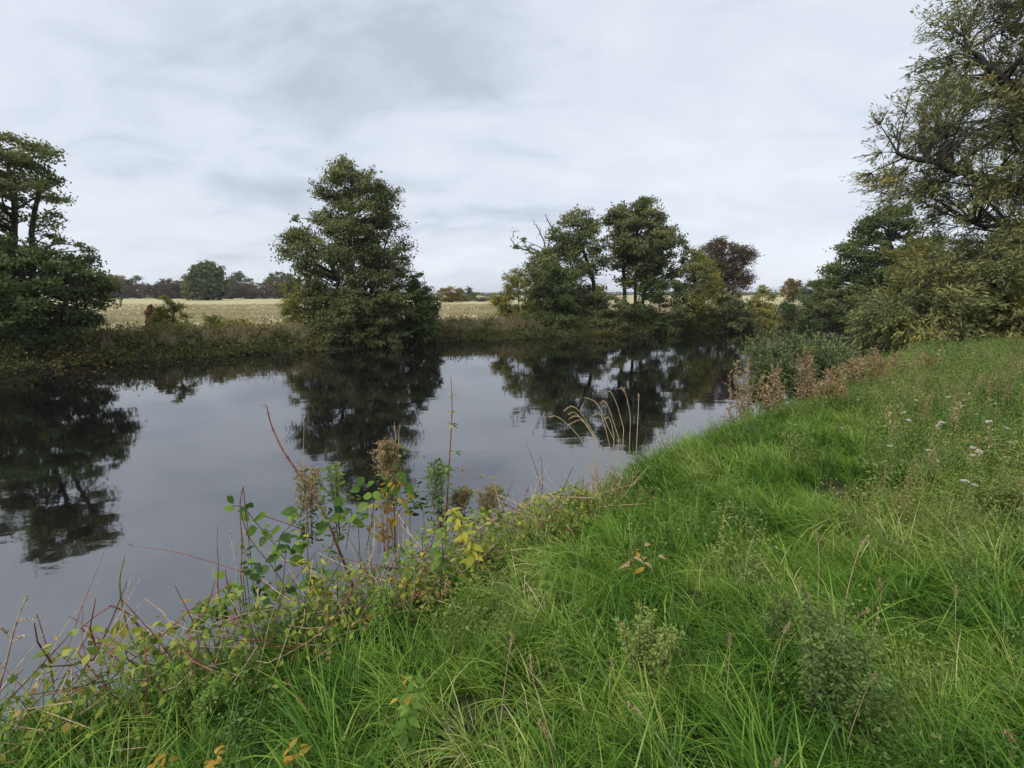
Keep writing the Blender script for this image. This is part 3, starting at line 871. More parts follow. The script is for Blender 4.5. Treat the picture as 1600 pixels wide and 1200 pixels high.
tufts = []
for i in range(12):
    mb = MB()
    kind = i % 4
    if kind == 0:
        blades(mb, 40, .06, (.28, .55), (.004, .008), .35, 1.35, 200 + i, .75)
    elif kind == 1:
        blades(mb, 44, .08, (.20, .42), (.0035, .0065), .30, 1.0, 200 + i, .5)
    elif kind == 2:
        blades(mb, 38, .05, (.38, .68), (.003, .006), .6, 1.6, 200 + i, .88, straw=.12)
    else:
        blades(mb, 26, .07, (.28, .5), (.007, .013), .25, 1.3, 200 + i, .4, tint0=.55)
    tufts.append(mb.mesh("grass_tuft", M["grass"]))
tuft_coll = source_collection("grass_tuft", tufts)

# sods: wider pieces of turf made of many leaning tufts, laid edge to edge over the flat part of the bank
TUFT_KINDS = [dict(n=27, rad=.06, Lr=(.28, .56), Wr=(.005, .0105), lean=.35, curl=1.35, comb=.75),
              dict(n=30, rad=.08, Lr=(.20, .42), Wr=(.004, .0085), lean=.30, curl=1.0, comb=.5),
              dict(n=28, rad=.05, Lr=(.38, .70), Wr=(.0035, .007), lean=.6, curl=1.6, comb=.88, straw=.16),
              dict(n=16, rad=.07, Lr=(.28, .5), Wr=(.009, .016), lean=.25, curl=1.3, comb=.4, tint0=.55)]
sods = []
for i in range(12):
    rr = np.random.default_rng(600 + i)
    mb = MB()
    R = .34
    bias = rr.choice(4, p=[.34, .3, .22, .14])
    for k in range(22):
        q = R * math.sqrt(rr.uniform()); a = rr.uniform(0, 6.283)
        tx, ty = q * math.cos(a), q * math.sin(a)
        kind = TUFT_KINDS[bias if rr.uniform() < .55 else rr.integers(0, 4)]
        t = MB(); blades(t, seed=7000 + 100 * i + k, seg=5, **kind)
        Vt = t.V[0]
        sc_ = float(np.clip(.66 + .5 * fbm(np.array([tx + 3 * i]), np.array([ty]), .6, 51, 2)[0] + rr.normal(0, .1), .3, 1.25))
        ya = 2.2 * float(fbm(np.array([tx + 3 * i]), np.array([ty]), .9, 52, 2)[0]) + rr.normal(0, .4)
        ti = abs(rr.normal(0, .22))
        Rm = np.array((Matrix.Rotation(ya, 3, "Z") @ Matrix.Rotation(ti, 3, "Y")))
        mb.add(Vt @ Rm.T * sc_ + [tx, ty, 0], t.F[0], t.T[0])
    sods.append(mb.mesh("grass_sod", M["grass"]))
sod_coll = source_collection("grass_sod", sods)


def ground_rot(x, y, yaw, tilt=.85):
    e = .12
    gxn = (height(x + e, y) - height(x - e, y)) / (2 * e); gyn = (height(x, y + e) - height(x, y - e)) / (2 * e)
    out = []
    for a, b, c in zip(gxn, gyn, yaw):
        nrm = Vector((-a * tilt, -b * tilt, 1)).normalized()
        q = Vector((0, 0, 1)).rotation_difference(nrm).to_matrix()
        out.append(tuple((q @ Matrix.Rotation(c, 3, "Z")).to_euler()))
    return np.array(out)


r = np.random.default_rng(310)
xs, ys_ = [], []
for step, y0, y1 in ((.28, .2, 3.0), (.33, 3.0, 5.5), (.40, 5.5, 9.0), (.55, 9.0, 17)):
    ax, ay = np.meshgrid(np.arange(-4, 17, step), np.arange(y0, y1, step))
    ax = ax.ravel() + r.uniform(-.45, .45, ax.size) * step; ay = ay.ravel() + r.uniform(-.45, .45, ay.size) * step
    k = in_view(ax, ay) & (near_d(ax, ay) > np.where(ax < .9, .95 + .25 * fbm(ax, ay, .9, 63, 2), .5))
    xs.append(ax[k]); ys_.append(ay[k])
x = np.concatenate(xs); y = np.concatenate(ys_)
weedy = sstep((x - (0.56 * y + .55) + .9 * fbm(x, y, 1.3, 41, 2)) / 1.3) * sstep((y - 1.5) / 1.2)
keep = r.uniform(0, 1, len(x)) > weedy * .05
x, y = x[keep], y[keep]
z = height(x, y) - .02
yaw = 2.4 + 2.0 * fbm(x, y, 2.4, 21, 2) + r.normal(0, .5, len(x))
size = np.clip(.76 + .46 * fbm(x, y, .8, 23, 2) + r.uniform(-.08, .12, len(x)), .5, 1.3) * np.where(y > 9, 1.25, 1.0)
scatter("grass", "long lush green grass covering the near bank", "grass", np.stack([x, y, z], -1), ground_rot(x, y, yaw), size, r.integers(0, 12, len(x)), sod_coll, M["grass"])

# grass on the steep edge of the near bank
xs, ys_ = [], []
for dens, y0, y1, sd in ((150, 0.35, 3.6, 1), (120, 3.6, 5.5, 2), (80, 5.5, 9.0, 3), (40, 9.0, 17, 4)):
    x, y = sample_near(dens, y0, y1, 300 + sd, .06)
    k = (near_d(x, y) < .75) & ((x > .8) | (RNG.uniform(0, 1, len(x)) < .10))
    xs.append(x[k]); ys_.append(y[k])
x = np.concatenate(xs); y = np.concatenate(ys_)
z = height(x, y) - .015
lean_dir = 2.2 + .6 * fbm(x, y, .8, 22, 1) + r.normal(0, .6, len(x))
size = np.clip(.5 + .3 * fbm(x, y, .9, 23, 2) + r.uniform(-.1, .2, len(x)), .25, .9)
rot = np.stack([r.normal(0, .15, len(x)), np.abs(fbm(x, y, 1.7, 24, 2)) * .5, lean_dir], -1)
scatter("bank_edge_grass", "shorter grass on the steep edge of the near bank", "grass", np.stack([x, y, z], -1), rot, size, r.integers(0, 12, len(x)), tuft_coll, M["grass"])

# low leafy weeds in the grass
weeds = []
for i in range(8):
    mb = MB(); rr = np.random.default_rng(400 + i)
    for s in range(6):
        az = rr.uniform(0, 6.28); ln = rr.uniform(.14, .36); q = rr.uniform(.05, .5)
        p0 = np.array([rr.normal(0, .04), rr.normal(0, .04), 0]); p1 = p0 + ln * np.array([math.cos(az) * q, math.sin(az) * q, 1])
        pth = smooth_path(np.array([p0, (p0 + p1) / 2 + rr.normal(0, .015, 3), p1]), 3)
        tube(mb, pth, np.linspace(.003, .0015, len(pth)), 3, .8)
        n = 40
        t = rr.uniform(.15, 1, n)
        C = p0 + (p1 - p0) * t[:, None] + rr.normal(0, .028, (n, 3))
        A = unit(rr.normal(0, 1, (n, 3)) * [1, 1, .7] + [0, 0, .35])
        leaf_quads(mb, C, unit(rr.normal(0, .7, (n, 3)) + [0, -.2, .8]), A, rr.uniform(.010, .030, n), rr.uniform(.004, .010, n), np.clip((.1, .2, .3, .35, .45, .6, .75, .9)[i] + rr.normal(.08, .16, n), 0, 1))
    weeds.append(mb.mesh("weed_sprig", M["weed"]))
weed_coll = source_collection("weed_sprig", weeds)
x, y = sample_near(75, .5, 14, 411)
r = np.random.default_rng(412)
weedy = sstep((x - (0.56 * y + .45) + .9 * fbm(x, y, 1.3, 41, 2)) / 1.3) * sstep((y - 1.5) / 1.0)
patch = sstep((fbm(x, y, 1.1, 31, 2) - .05) / .25) * .34
keep = r.uniform(0, 1, len(x)) < np.maximum(weedy * .62, patch) + .012
x, y, weedy = x[keep], y[keep], weedy[keep]
z = height(x, y) - .01
scatter("weeds", "low leafy weeds growing through the grass on the near bank", "weeds", np.stack([x, y, z], -1),
        np.stack([r.normal(0, .15, len(x)), r.normal(0, .15, len(x)), r.uniform(0, 6.28, len(x))], -1),
        r.uniform(.65, 1.25, len(x)) * (1 + .12 * weedy + .35 * weedy * sstep((y - 5) / 4) + .35 * fbm(x, y, .9, 47, 2)), r.integers(0, 8, len(x)), weed_coll, M["weed"])

stalks = []
for i in range(6):
    mb = MB(); rr = np.random.default_rng(450 + i)
    for q in range(3):
        e = np.array([rr.normal(0, .08), rr.normal(0, .08), rr.uniform(.35, .62)])
        pth = smooth_path(np.array([(rr.normal(0, .02), rr.normal(0, .02), 0), e * .5 + rr.normal(0, .02, 3), e]), 4)
        tube(mb, pth, np.linspace(.003, .0015, len(pth)), 4, .35)
        n = 60; t = rr.uniform(.45, 1, n); k = (t * (len(pth) - 1.01)).astype(int)
        C = pth[k] + rr.normal(0, .02, (n, 3))
        leaf_quads(mb, C, rr.normal(0, 1, (n, 3)), rr.normal(0, 1, (n, 3)), rr.uniform(.008, .02, n), rr.uniform(.005, .012, n), np.clip(rr.normal(.4 if i % 2 else .75, .2, n), 0, 1))
    stalks.append(mb.mesh("dry_weed_stalk", M["dry"]))
stalk_coll = source_collection("dry_weed_stalk", stalks)
x, y = sample_near(8, 1.6, 14, 421)
r = np.random.default_rng(422)
weedy = sstep((x - (0.56 * y + .45) + .9 * fbm(x, y, 1.3, 41, 2)) / 1.3) * sstep((y - 1.5) / 1.0)
keep = r.uniform(0, 1, len(x)) < weedy * (.4 + .6 * sstep((y - 4) / 3)) * sstep((fbm(x, y, 1.1, 43, 2) + .35) / .5)
x, y = x[keep], y[keep]
scatter("dry_weeds", "brown dry weed stalks standing among the green weeds on the right", "weeds", np.stack([x, y, height(x, y) - .01], -1),
        np.stack([r.normal(0, .2, len(x)), r.normal(0, .2, len(x)), r.uniform(0, 6.28, len(x))], -1), r.uniform(.6, 1.3, len(x)), r.integers(0, 6, len(x)), stalk_coll, M["dry"])

# dry grass on the far bank and meadow
dry_tufts = []
for i in range(6):
    mb = MB()
    blades(mb, 46, .22, (.25, .6), (.008, .016), .2, .7, 500 + i, .3, seg=3, straw=.0, tint0=.5)
    dry_tufts.append(mb.mesh("straw_tuft", M["straw"]))
dry_coll = source_collection("straw_tuft", dry_tufts)
r = np.random.default_rng(510)
n = 60000
x = r.uniform(-60, 60, n); y = r.uniform(17, 75, n)
dd = far_d(x, y)
keep = (dd > .7) & (np.abs(x) < 1.08 * y + 3) & (r.uniform(0, 1, n) < np.where(dd < 5, 1.0, np.clip(18 / np.maximum(dd, 1), .12, .8)))
x, y, dd = x[keep], y[keep], dd[keep]
scatter("meadow_grass", "pale dry grass of the far bank and meadow", "grass", np.stack([x, y, height(x, y) - .03], -1),
        np.stack([r.normal(0, .12, len(x)), r.normal(0, .12, len(x)), r.uniform(0, 6.28, len(x))], -1),
        np.where(dd < 3, r.uniform(.6, 1.15, len(x)), r.uniform(.3, .6, len(x))), r.integers(0, 6, len(x)), dry_coll, M["straw"])
# ------------------------------------------------------------------ plants on the near bank, one by one
def leaf_shape(name, mat, w=.5, peak=.38, droop=.18, fold=.18, serrate=0.0, seg=8):
    """one leaf, unit length along +Y, face up"""
    t = np.linspace(0, 1, seg + 1)
    prof = np.where(t < peak, np.sin(t / peak * math.pi / 2), np.cos((t - peak) / (1 - peak) * math.pi / 2) ** .85) * w / 2
    prof = np.maximum(prof, .012)
    if serrate:
        prof = prof * (1 + serrate * (np.arange(seg + 1) % 2 - .5))
    zc = -droop * t * t
    Lf = np.stack([-prof, t, zc + fold * prof], -1); Md = np.stack([0 * t, t, zc], -1); Rt = np.stack([prof, t, zc + fold * prof], -1)
    Vv = np.concatenate([Lf, Md, Rt]); n = seg + 1
    i = np.arange(seg)
    F = np.concatenate([np.stack([i, n + i, n + i + 1, i + 1], -1), np.stack([n + i, 2 * n + i, 2 * n + i + 1, n + i + 1], -1)])
    mb = MB(); mb.add(Vv, F, np.concatenate([np.full(n, .55), np.full(n, .3), np.full(n, .6)]))
    return mb.mesh(name, M[mat], smooth=True)


LEAF = {
    "broad": leaf_shape("leaf", "broad", .72, .36), "dark": leaf_shape("leaf", "dark_broad", .66, .36), "lime": leaf_shape("leaf", "lime", .5, .4, .3),
    "lance": leaf_shape("leaf", "broad", .34, .4, .3, .2, .25), "lime_lance": leaf_shape("leaf", "lime", .32, .4, .35, .2, .2), "gold": leaf_shape("leaf", "gold", .42, .45, .4),
    "nettle": leaf_shape("leaf", "nettle", .55, .3, .25, .2, .3), "dead": leaf_shape("leaf", "dry", .45, .4, .7, .5), "petal": leaf_shape("petal", "pink", .85, .6, .25, .3, 0, 4),
}


def leaf_child(parent, key, pos, axis, normal, size, name="leaf"):
    y = Vector(axis).normalized(); x = y.cross(Vector(normal)).normalized(); z = x.cross(y).normalized()
    o = bpy.data.objects.new(name, LEAF[key])
    COL.objects.link(o)
    o.parent = parent
    m = Matrix((x, y, z)).transposed().to_4x4()
    top = parent
    off = Vector(pos) - top.location
    o.matrix_basis = Matrix.Translation(off) @ m @ Matrix.Scale(size * 1.2, 4)
    return o


def px_path(pxs, Y0, dY=0.0, n=4, jit=0.0, rr=None):
    m = len(pxs)
    pts = np.array([P(x, y, Y0 + dY * k / max(1, m - 1)) for k, (x, y) in enumerate(pxs)])
    pts = smooth_path(pts, n)
    if jit:
        pts[1:] += rr.normal(0, jit, (len(pts) - 1, 3))
    return pts


def stem(parent, pts, r0, r1, mat, nodes=0, name="stem", sides=6, root=False):
    mb = MB()
    if (root or (name == "stem" and len(parent.children) == 0)) and parent.location.length > 0:
        g0 = hz(pts[0][0], pts[0][1])                   # reach down to the ground
        if .02 < pts[0][2] - g0 < 2.0:
            pts = np.vstack([[pts[0][0], pts[0][1], g0 - .01], [pts[0][0] * .9 + pts[1][0] * .1, pts[0][1], (g0 + pts[0][2]) / 2], pts])
    rad = np.linspace(r0, r1, len(pts)) * 1.25
    tube(mb, pts, rad, sides)
    if nodes:                                           # swollen joints
        for k in range(2, len(pts) - 1, max(1, len(pts) // nodes)):
            d = unit(pts[k + 1] - pts[k - 1]) * rad[k] * 1.3
            tube(mb, np.array([pts[k] - d, pts[k], pts[k] + d]), [rad[k] * .9, rad[k] * 1.7, rad[k] * .9], sides)
    return mb.obj(name, M[mat], parent, np.array(parent.location), smooth=True)


def seed_cloud(parent, path, n, spread, size, mat="dry", seed=0, t0=.25, name="seed_head", branch=14):
    rr = np.random.default_rng(seed)
    mb = MB()
    path = np.asarray(path)
    L_ = len(path) - 1
    for b in range(branch):
        t = t0 + (1 - t0) * (b + .5) / branch
        k = t * L_; i = min(int(k), L_ - 1); p = path[i] + (path[i + 1] - path[i]) * (k - i)
        ln = spread * (1.15 - .75 * (t - t0) / (1 - t0)) * rr.uniform(.6, 1.2)
        d = unit(np.array([rr.normal(), rr.normal(), rr.uniform(.5, 1.4)]))
        e = p + d * ln
        tube(mb, np.array([p, (p + e) / 2 + rr.normal(0, .1, 3) * ln, e]), [.0012, .001, .0007], 3, .4)
        m = max(3, n // branch)
        tt = rr.uniform(.1, 1.1, m)
        C = p + (e - p) * tt[:, None] + rr.normal(0, .12, (m, 3)) * ln
        leaf_quads(mb, C, rr.normal(0, 1, (m, 3)), rr.normal(0, 1, (m, 3)) + [0, 0, .5], size * rr.uniform(.6, 1.4, m), size * .6 * rr.uniform(.6, 1.4, m), np.clip(rr.normal(.55, .25, m), 0, 1))
    return tag(mb.obj(name, M[mat], parent, np.array(parent.location)), kind="stuff")


def small_leaves(parent, paths, n, spread, size, mat, seed, name="leaves", aspect=.45, t0=.15):
    rr = np.random.default_rng(seed)
    mb = MB()
    for path in paths:
        path = np.asarray(path); L_ = len(path) - 1
        t = rr.uniform(t0, 1.02, n); k = np.clip(t, 0, .999) * L_; i = k.astype(int)
        p = path[i] + (path[i + 1] - path[i]) * (k - i)[:, None]
        A = unit(rr.normal(0, 1, (n, 3)) * [1, 1, .5] + [0, 0, .1])
        C = p + A * spread * rr.uniform(.2, 1, (n, 1))
        leaf_quads(mb, C, unit(rr.normal(0, .45, (n, 3)) + [0, -.2, 1]), A, size * rr.uniform(.6, 1.4, n), size * aspect * rr.uniform(.7, 1.3, n), np.clip(rr.normal(.5, .22, n), 0, 1))
    return tag(mb.obj(name, M[mat], parent, np.array(parent.location)), kind="stuff")


def plant_at(name, label, cat, px, py, group=None, lift=0.0):
    b = hit(px, py)
    if near_d(b[0], b[1]) < .18:                        # rooted on the bank, not in the river
        d = ray(px, py)
        for Y in np.arange(b[1], .6, -.02):
            q = np.array([0, 0, EYE]) + d * (Y / d[1])
            if near_d(q[0], q[1]) >= .18:
                b = q
                break
    b[2] = max(hz(b[0], b[1]), -.05) - .01
    return thing(name, b, label, cat, group), b


R2 = np.random.default_rng(808)

# -- tall leaning red balsam stem over the river
t, b = plant_at("balsam_stalk", "tall bare reddish stem leaning left over the water, swollen joints", "plant stem", 548, 905)
pts = px_path([(550, 912), (532, 865), (505, 800), (470, 745), (443, 705), (427, 672), (420, 650), (417, 636)], b[1], .15)
stem(t, pts, .0075, .0028, "red_stem", 6)
for q in range(4):
    e = pts[-1] + np.array([R2.normal(0, .02), R2.normal(0, .02), R2.uniform(.01, .04)])
    stem(t, np.array([pts[-1], (pts[-1] + e) / 2, e]), .0012, .0006, "brown_stem", name="twig", sides=4)

# -- tall straight balsam stem with leaf whorls
t, b = plant_at("balsam_stalk", "tall upright red stem with small yellow green leaf whorls against the water", "plant stem", 697, 822)
pts = px_path([(696, 825), (699, 780), (701, 740), (704, 690), (706, 650), (706, 615), (704, 588)], b[1], .1)
stem(t, pts, .0065, .002, "red_stem", 6)
for (x, y, n) in ((706, 617, 3), (706, 642, 5), (705, 662, 5), (712, 706, 5), (700, 735, 3)):
    c = P(x, y, b[1] + .07)
    for k in range(n):
        a = k / n * 6.283 + R2.uniform(0, 1)
        ax = np.array([math.cos(a), math.sin(a), R2.uniform(-.5, .3)])
        leaf_child(t, "lime_lance" if k % 2 else "lance", c + ax * .006, ax, (0, -.3, 1), R2.uniform(.03, .05))

# -- thin pale dead stem
for lab, pp, mt in (("thin pale dead stem standing between the leaning red stem and the brown plume", [(478, 830), (476, 780), (474, 720), (475, 668), (474, 655)], "tan_stem"),
                    ("pair of dry jointed stems at the grass edge left of the arching reed grass", [(846, 765), (838, 735), (830, 712), (822, 690)], "brown_stem"),
                    ("thin dark upright stem among the broad leaves at the water's edge", [(376, 900), (378, 850), (375, 800), (378, 762)], "red_stem"),
                    ("slender pinkish dead stem left of the broad leaved plant", [(340, 915), (341, 880), (339, 850), (340, 822)], "red_stem")):
    t, b = plant_at("dead_stalk", lab, "plant stem", *pp[0])
    pts = px_path(pp, b[1], .05)
    stem(t, pts, .0028, .001, mt, 5)
    if "pair" in lab:
        stem(t, px_path([(848, 765), (847, 735), (845, 715), (840, 722)], b[1], .05), .0028, .001, mt, 4)

# -- brown plumes of seed
for lab, pp, sp, n, mt, sd in (("pink brown seed plume left of the yellow leaved stalks", [(484, 850), (482, 800), (480, 760), (478, 728)], .075, 360, "dry", 1),
                               ("tall brown seed plume behind the yellow leaved stalks", [(612, 800), (610, 760), (606, 715), (608, 690)], .095, 620, "dry", 2),
                               ("dark leafy seed plume left of the upright red stem", [(688, 825), (684, 790), (680, 750), (682, 722)], .085, 420, "weed", 3),
                               ("brown bushy seed clump at the water's edge right of the upright red stem", [(758, 822), (762, 800), (766, 780), (768, 760)], .10, 620, "dry", 4),
                               ("sparse grey green seed stalk right of the pink brown plume", [(530, 840), (526, 790), (524, 750), (522, 724)], .05, 120, "weed", 5),
                               ("dark brown seed clump at the foot of the upright red stem", [(720, 820), (718, 800), (722, 780), (726, 765)], .09, 420, "dry", 6)):
    t, b = plant_at("seed_plume", lab, "dead plant", *pp[0], group="seed plumes on the near bank")
    for q in range(7):
        dx = R2.normal(0, 12)
        pts = px_path([(pp[0][0] + dx * .3, pp[0][1])] + [(x + dx * k / 3, y + abs(dx) * .5) for k, (x, y) in enumerate(pp[1:], 1)], b[1] + R2.normal(0, .03), R2.normal(0, .05))
        stem(t, pts, .002, .0009, "brown_stem", sides=4)
        seed_cloud(t, pts, n, sp * 1.1, .0105, mt, 900 + 10 * sd + q, .38, branch=13)
    small_leaves(t, [pts, pts + [.05, 0, 0], pts - [.05, .02, 0]], 50, .07, .045, "weed", 950 + sd, t0=.02)

# -- dried umbels
for lab, x, y, yb in (("flat pale umbel seed head above the brown clump", 752, 742, 800), ("thin grey umbel just right of the upright red stem", 723, 731, 800), ("tiny pale cross shaped umbel at the right of the brown clump", 770, 745, 800)):
    t, b = plant_at("dried_umbel", lab, "dead plant", x - 4, yb + 15, "dried umbels")
    pts = px_path([(x - 4, yb + 15), (x - 3, (y + yb) / 2), (x, y + 6)], b[1], .05)
    stem(t, pts, .0018, .001, "tan_stem", sides=4)
    mb = MB()
    top = pts[-1]
    for k in range(15):
        a = k * 2.4; q = .034 * math.sqrt((k + .5) / 15)
        e = top + np.array([math.cos(a) * q, math.sin(a) * q, .028])
        tube(mb, np.array([top, (top + e) / 2 + [0, 0, .004], e]), .0007, 3)
        C = e + R2.normal(0, .004, (6, 3))
        leaf_quads(mb, C, R2.normal(0, .5, (6, 3)) + [0, 0, 1], R2.normal(0, 1, (6, 3)), .007, .005, R2.uniform(.4, 1, 6))
    tag(mb.obj("flower_head", M["dry"], t, b), kind="stuff")

# -- broad leaved plant with purple stems at the water's edge
t, b = plant_at("knotweed_plant", "sprawling plant with broad bright green leaves at the water's edge", "plant", 450, 905)
YB = b[1] + .12
for pp in ([(380, 762), (375, 790), (385, 830), (400, 855), (425, 885), (445, 915)], [(362, 790), (380, 793), (396, 812), (408, 826), (432, 855), (448, 880)], [(534, 780), (530, 810), (520, 850), (505, 890)],
           [(412, 806), (440, 815), (466, 825), (480, 830)], [(438, 860), (437, 840), (450, 825), (462, 815)], [(550, 800), (545, 830), (540, 860)], [(585, 780), (580, 820), (572, 860)], [(370, 940), (400, 935), (430, 945)]):
    stem(t, px_path(pp, YB, 0), .0022, .0018, "brown_stem", 5, sides=5)
Z3 = lambda x, y: (330 + x / 4.444, 730 + y / 4.444)
for (zx, zy, s, key) in ((130, 220, .05, "broad"), (115, 285, .05, "broad"), (225, 335, .06, "broad"), (258, 262, .055, "broad"), (232, 290, .05, "dark"), (345, 345, .085, "broad"), (285, 440, .07, "broad"), (365, 505, .055, "broad"), (455, 435, .07, "broad"),
                         (555, 305, .07, "broad"), (560, 340, .06, "broad"), (770, 400, .085, "broad"), (590, 565, .075, "broad"), (540, 565, .085, "broad"), (585, 650, .085, "broad"), (445, 610, .07, "dark"), (372, 710, .07, "dark"), (390, 820, .07, "dark"),
                         (452, 872, .085, "broad"), (870, 345, .085, "broad"), (890, 232, .07, "broad"), (985, 350, .06, "broad"), (1010, 380, .06, "broad"), (1060, 330, .06, "broad"), (370, 450, .05, "broad"), (515, 480, .07, "dark"), (160, 910, .075, "broad"),
                         (95, 1010, .085, "dark"), (50, 985, .08, "dark"), (390, 935, .06, "dark"), (545, 845, .06, "dark"), (410, 1000, .06, "dark"), (350, 990, .06, "broad"), (610, 560, .07, "broad"), (480, 560, .06, "dark"), (640, 470, .06, "dark"),
                         (420, 640, .05, "dark"), (320, 690, .06, "dark"), (300, 760, .05, "broad"), (470, 700, .06, "dark"), (560, 480, .05, "broad"), (1040, 90, .05, "broad"), (1010, 150, .05, "broad"), (1110, 110, .045, "broad"), (1150, 190, .05, "broad"),
                         (1060, 270, .06, "broad"), (1130, 265, .055, "lime"), (1090, 200, .05, "broad"), (930, 315, .055, "broad"), (880, 290, .05, "dark")):
    c = P(*Z3(zx, zy), YB + R2.uniform(-.05, .06))
    a = R2.uniform(0, 6.283)
    ax = np.array([math.cos(a), .5 * math.sin(a) - .25, R2.uniform(-.6, .1)])
    leaf_child(t, key, c - unit(ax) * s * .5, ax, (R2.normal(0, .35), -.55 + R2.normal(0, .25), .8), s * 1.12)

# -- yellowing leafy plants
def leafy(name, label, cat, pp, n, size, key, dY=.08, stem_mat="green_stem", r0=.003, group=None, t0=.3, up=.15, near=0.0):
    t, b = plant_at(name, label, cat, *pp[0], group=group)
    if near:                                            # stands on the grass side of the tangle
        q = P(*pp[0], b[1] - near)
        b = np.array([q[0], q[1], hz(q[0], q[1]) - .01])
        t.location = b
    pts = px_path(pp, b[1], dY)
    stem(t, pts, r0, r0 * .4, stem_mat, 4)
    for k in range(n):
        tt = t0 + (1 - t0) * (k + .5) / n
        i = min(int(tt * (len(pts) - 1)), len(pts) - 2)
        p = pts[i] + (pts[i + 1] - pts[i]) * (tt * (len(pts) - 1) - i)
        a = k * 2.4 + R2.normal(0, .3)
        ax = np.array([math.cos(a), math.sin(a), up + R2.normal(0, .3)])
        kk = key if isinstance(key, str) else key[k % len(key)]
        leaf_child(t, kk, p + ax * .004, ax, (R2.normal(0, .25), -.3, 1), size * R2.uniform(.75, 1.25) * (1.15 - .4 * tt))
    return t


leafy("balsam_plant", "yellow green balsam with many drooping leaves beside the grass edge", "plant", [(505, 955), (498, 930), (486, 905), (480, 872)], 34, .06, ["lime_lance", "lime", "lance"], up=-.1, near=.3)
leafy("balsam_plant", "smaller pale balsam sprig right of the yellow green balsam", "plant", [(512, 958), (510, 930), (506, 900), (500, 868)], 20, .055, ["lime_lance", "lance"], up=-.1, near=.3)
leafy("goldenrod_plant", "bright yellow leaved plant at the grass edge below the upright red stem", "plant", [(745, 890), (738, 862), (728, 835), (712, 808), (706, 796)], 44, .055, ["lime_lance", "lime"], up=-.05, t0=.05, near=.32)
leafy("goldenrod_plant", "yellow green leafy side shoot left of the bright yellow plant", "plant", [(722, 850), (716, 832), (718, 815)], 16, .05, ["lime_lance", "lance"])
leafy("balsam_plant", "jointed yellow stem with drooping lime leaves left of the bent brown stem", "plant", [(236, 1056), (216, 1020), (200, 985), (190, 940), (187, 905), (195, 868)], 0, .05, "lime", r0=.0055)
bl = bpy.data.objects["balsam_plant.002"]
Yq = bl.location.y + .05
for (x, y, s, ax) in ((186, 968, .085, (.2, -.2, -1)), (196, 975, .08, (-.3, -.3, -1)), (205, 985, .06, (.9, -.1, .1)), (196, 1006, .075, (-.9, -.2, -.5)), (212, 998, .075, (.9, -.3, .25)), (222, 1018, .05, (.6, 0, .6)), (181, 980, .06, (-.5, -.2, -.9))):
    leaf_child(bl, "lime", P(x, y, Yq), ax, (0, -.9, .5), s)
leafy("balsam_plant", "young balsam with pointed green leaves left of the pink flowers", "plant", [(310, 1010), (306, 985), (312, 960), (316, 940)], 18, .05, ["lance", "broad"], stem_mat="red_stem")
leafy("willowherb_plant", "small dark willowherb above the pink flowers", "plant", [(355, 985), (345, 960), (338, 940)], 16, .045, ["dark", "lance"])
leafy("balsam_plant", "three pale yellow leaves on a red stem in the bottom left corner", "plant", [(112, 1140), (102, 1118), (98, 1108)], 0, .05, "lime", stem_mat="red_stem")
bl = bpy.data.objects["balsam_plant.004"]
Yq = bl.location.y
for (x, y, s, ax) in ((98, 1110, .075, (0, .2, 1)), (92, 1108, .07, (-1, -.1, -.05)), (106, 1110, .085, (1, -.1, -.05)), (150, 1095, .05, (.6, .1, .6)), (118, 1085, .05, (.8, 0, .5))):
    leaf_child(bl, "lime", P(x, y, Yq + .02), ax, (0, -.6, .8), s)

for k, (px, py, keys, n) in enumerate(((430, 880, ["lance", "broad"], 14), (470, 862, ["broad", "lime"], 12), (525, 880, ["lime_lance", "lance"], 16), (560, 830, ["broad", "lance"], 14), (578, 845, ["lime", "gold"], 12), (640, 812, ["dark", "broad"], 14),
                                         (662, 800, ["lance", "dark"], 16), (690, 815, ["dark", "lance"], 16), (745, 822, ["lance", "lime_lance"], 14), (405, 940, ["dark", "broad"], 14), (442, 955, ["lance", "lime"], 14), (352, 965, ["broad", "lance"], 14),
                                         (272, 1060, ["lime", "lance"], 14), (232, 1090, ["lance", "lime_lance"], 14), (165, 1130, ["lime", "broad"], 12), (60, 1165, ["lime_lance", "lance"], 12), (785, 815, ["lance", "dark"], 14), (380, 900, ["dark", "broad"], 12))):
    leafy("bramble_sprig", "leafy bramble sprig in the tangle along the edge of the near bank", "plant", [(px, py), (px + R2.normal(0, 6), py - 25), (px + R2.normal(0, 14), py - R2.uniform(42, 66))], n, .042, keys, stem_mat="brown_stem" if k % 2 else "green_stem", r0=.002, group="bramble sprigs in the bank tangle", t0=.1)

# -- pink balsam flowers
t, b = plant_at("flowering_balsam", "balsam with small pink flowers by the red stems at lower left", "flower", 395, 1000)
stem(t, px_path([(395, 1003), (380, 980), (366, 950), (355, 910), (352, 890)], b[1], .05), .004, .002, "red_stem", 4)
stem(t, px_path([(330, 1060), (312, 1035), (302, 1005), (296, 985)], b[1] - .26, .05), .003, .0015, "green_stem", 4)
for (x, y, dy) in ((367, 967, 0), (383, 985, 0), (299, 996, -.12), (297, 1018, -.12), (311, 1032, -.12), (315, 1053, -.12), (305, 1026, -.12)):
    c = P(x, y, b[1] + dy - .30)
    fl = bpy.data.objects.new("flower", None)
    COL.objects.link(fl); fl.parent = t; fl.location = Vector(c) - t.location
    for k in range(4):
        a = k * 1.57 + R2.uniform(0, .6)
        o = bpy.data.objects.new("petal", LEAF["petal"]); COL.objects.link(o); o.parent = fl
        ax = Vector((math.cos(a), -.35, math.sin(a))).normalized(); zz = Vector((0, -1, .2)); xx = ax.cross(zz).normalized(); zz = xx.cross(ax)
        o.matrix_basis = Matrix((xx, ax, zz)).transposed().to_4x4() @ Matrix.Scale(.03, 4)
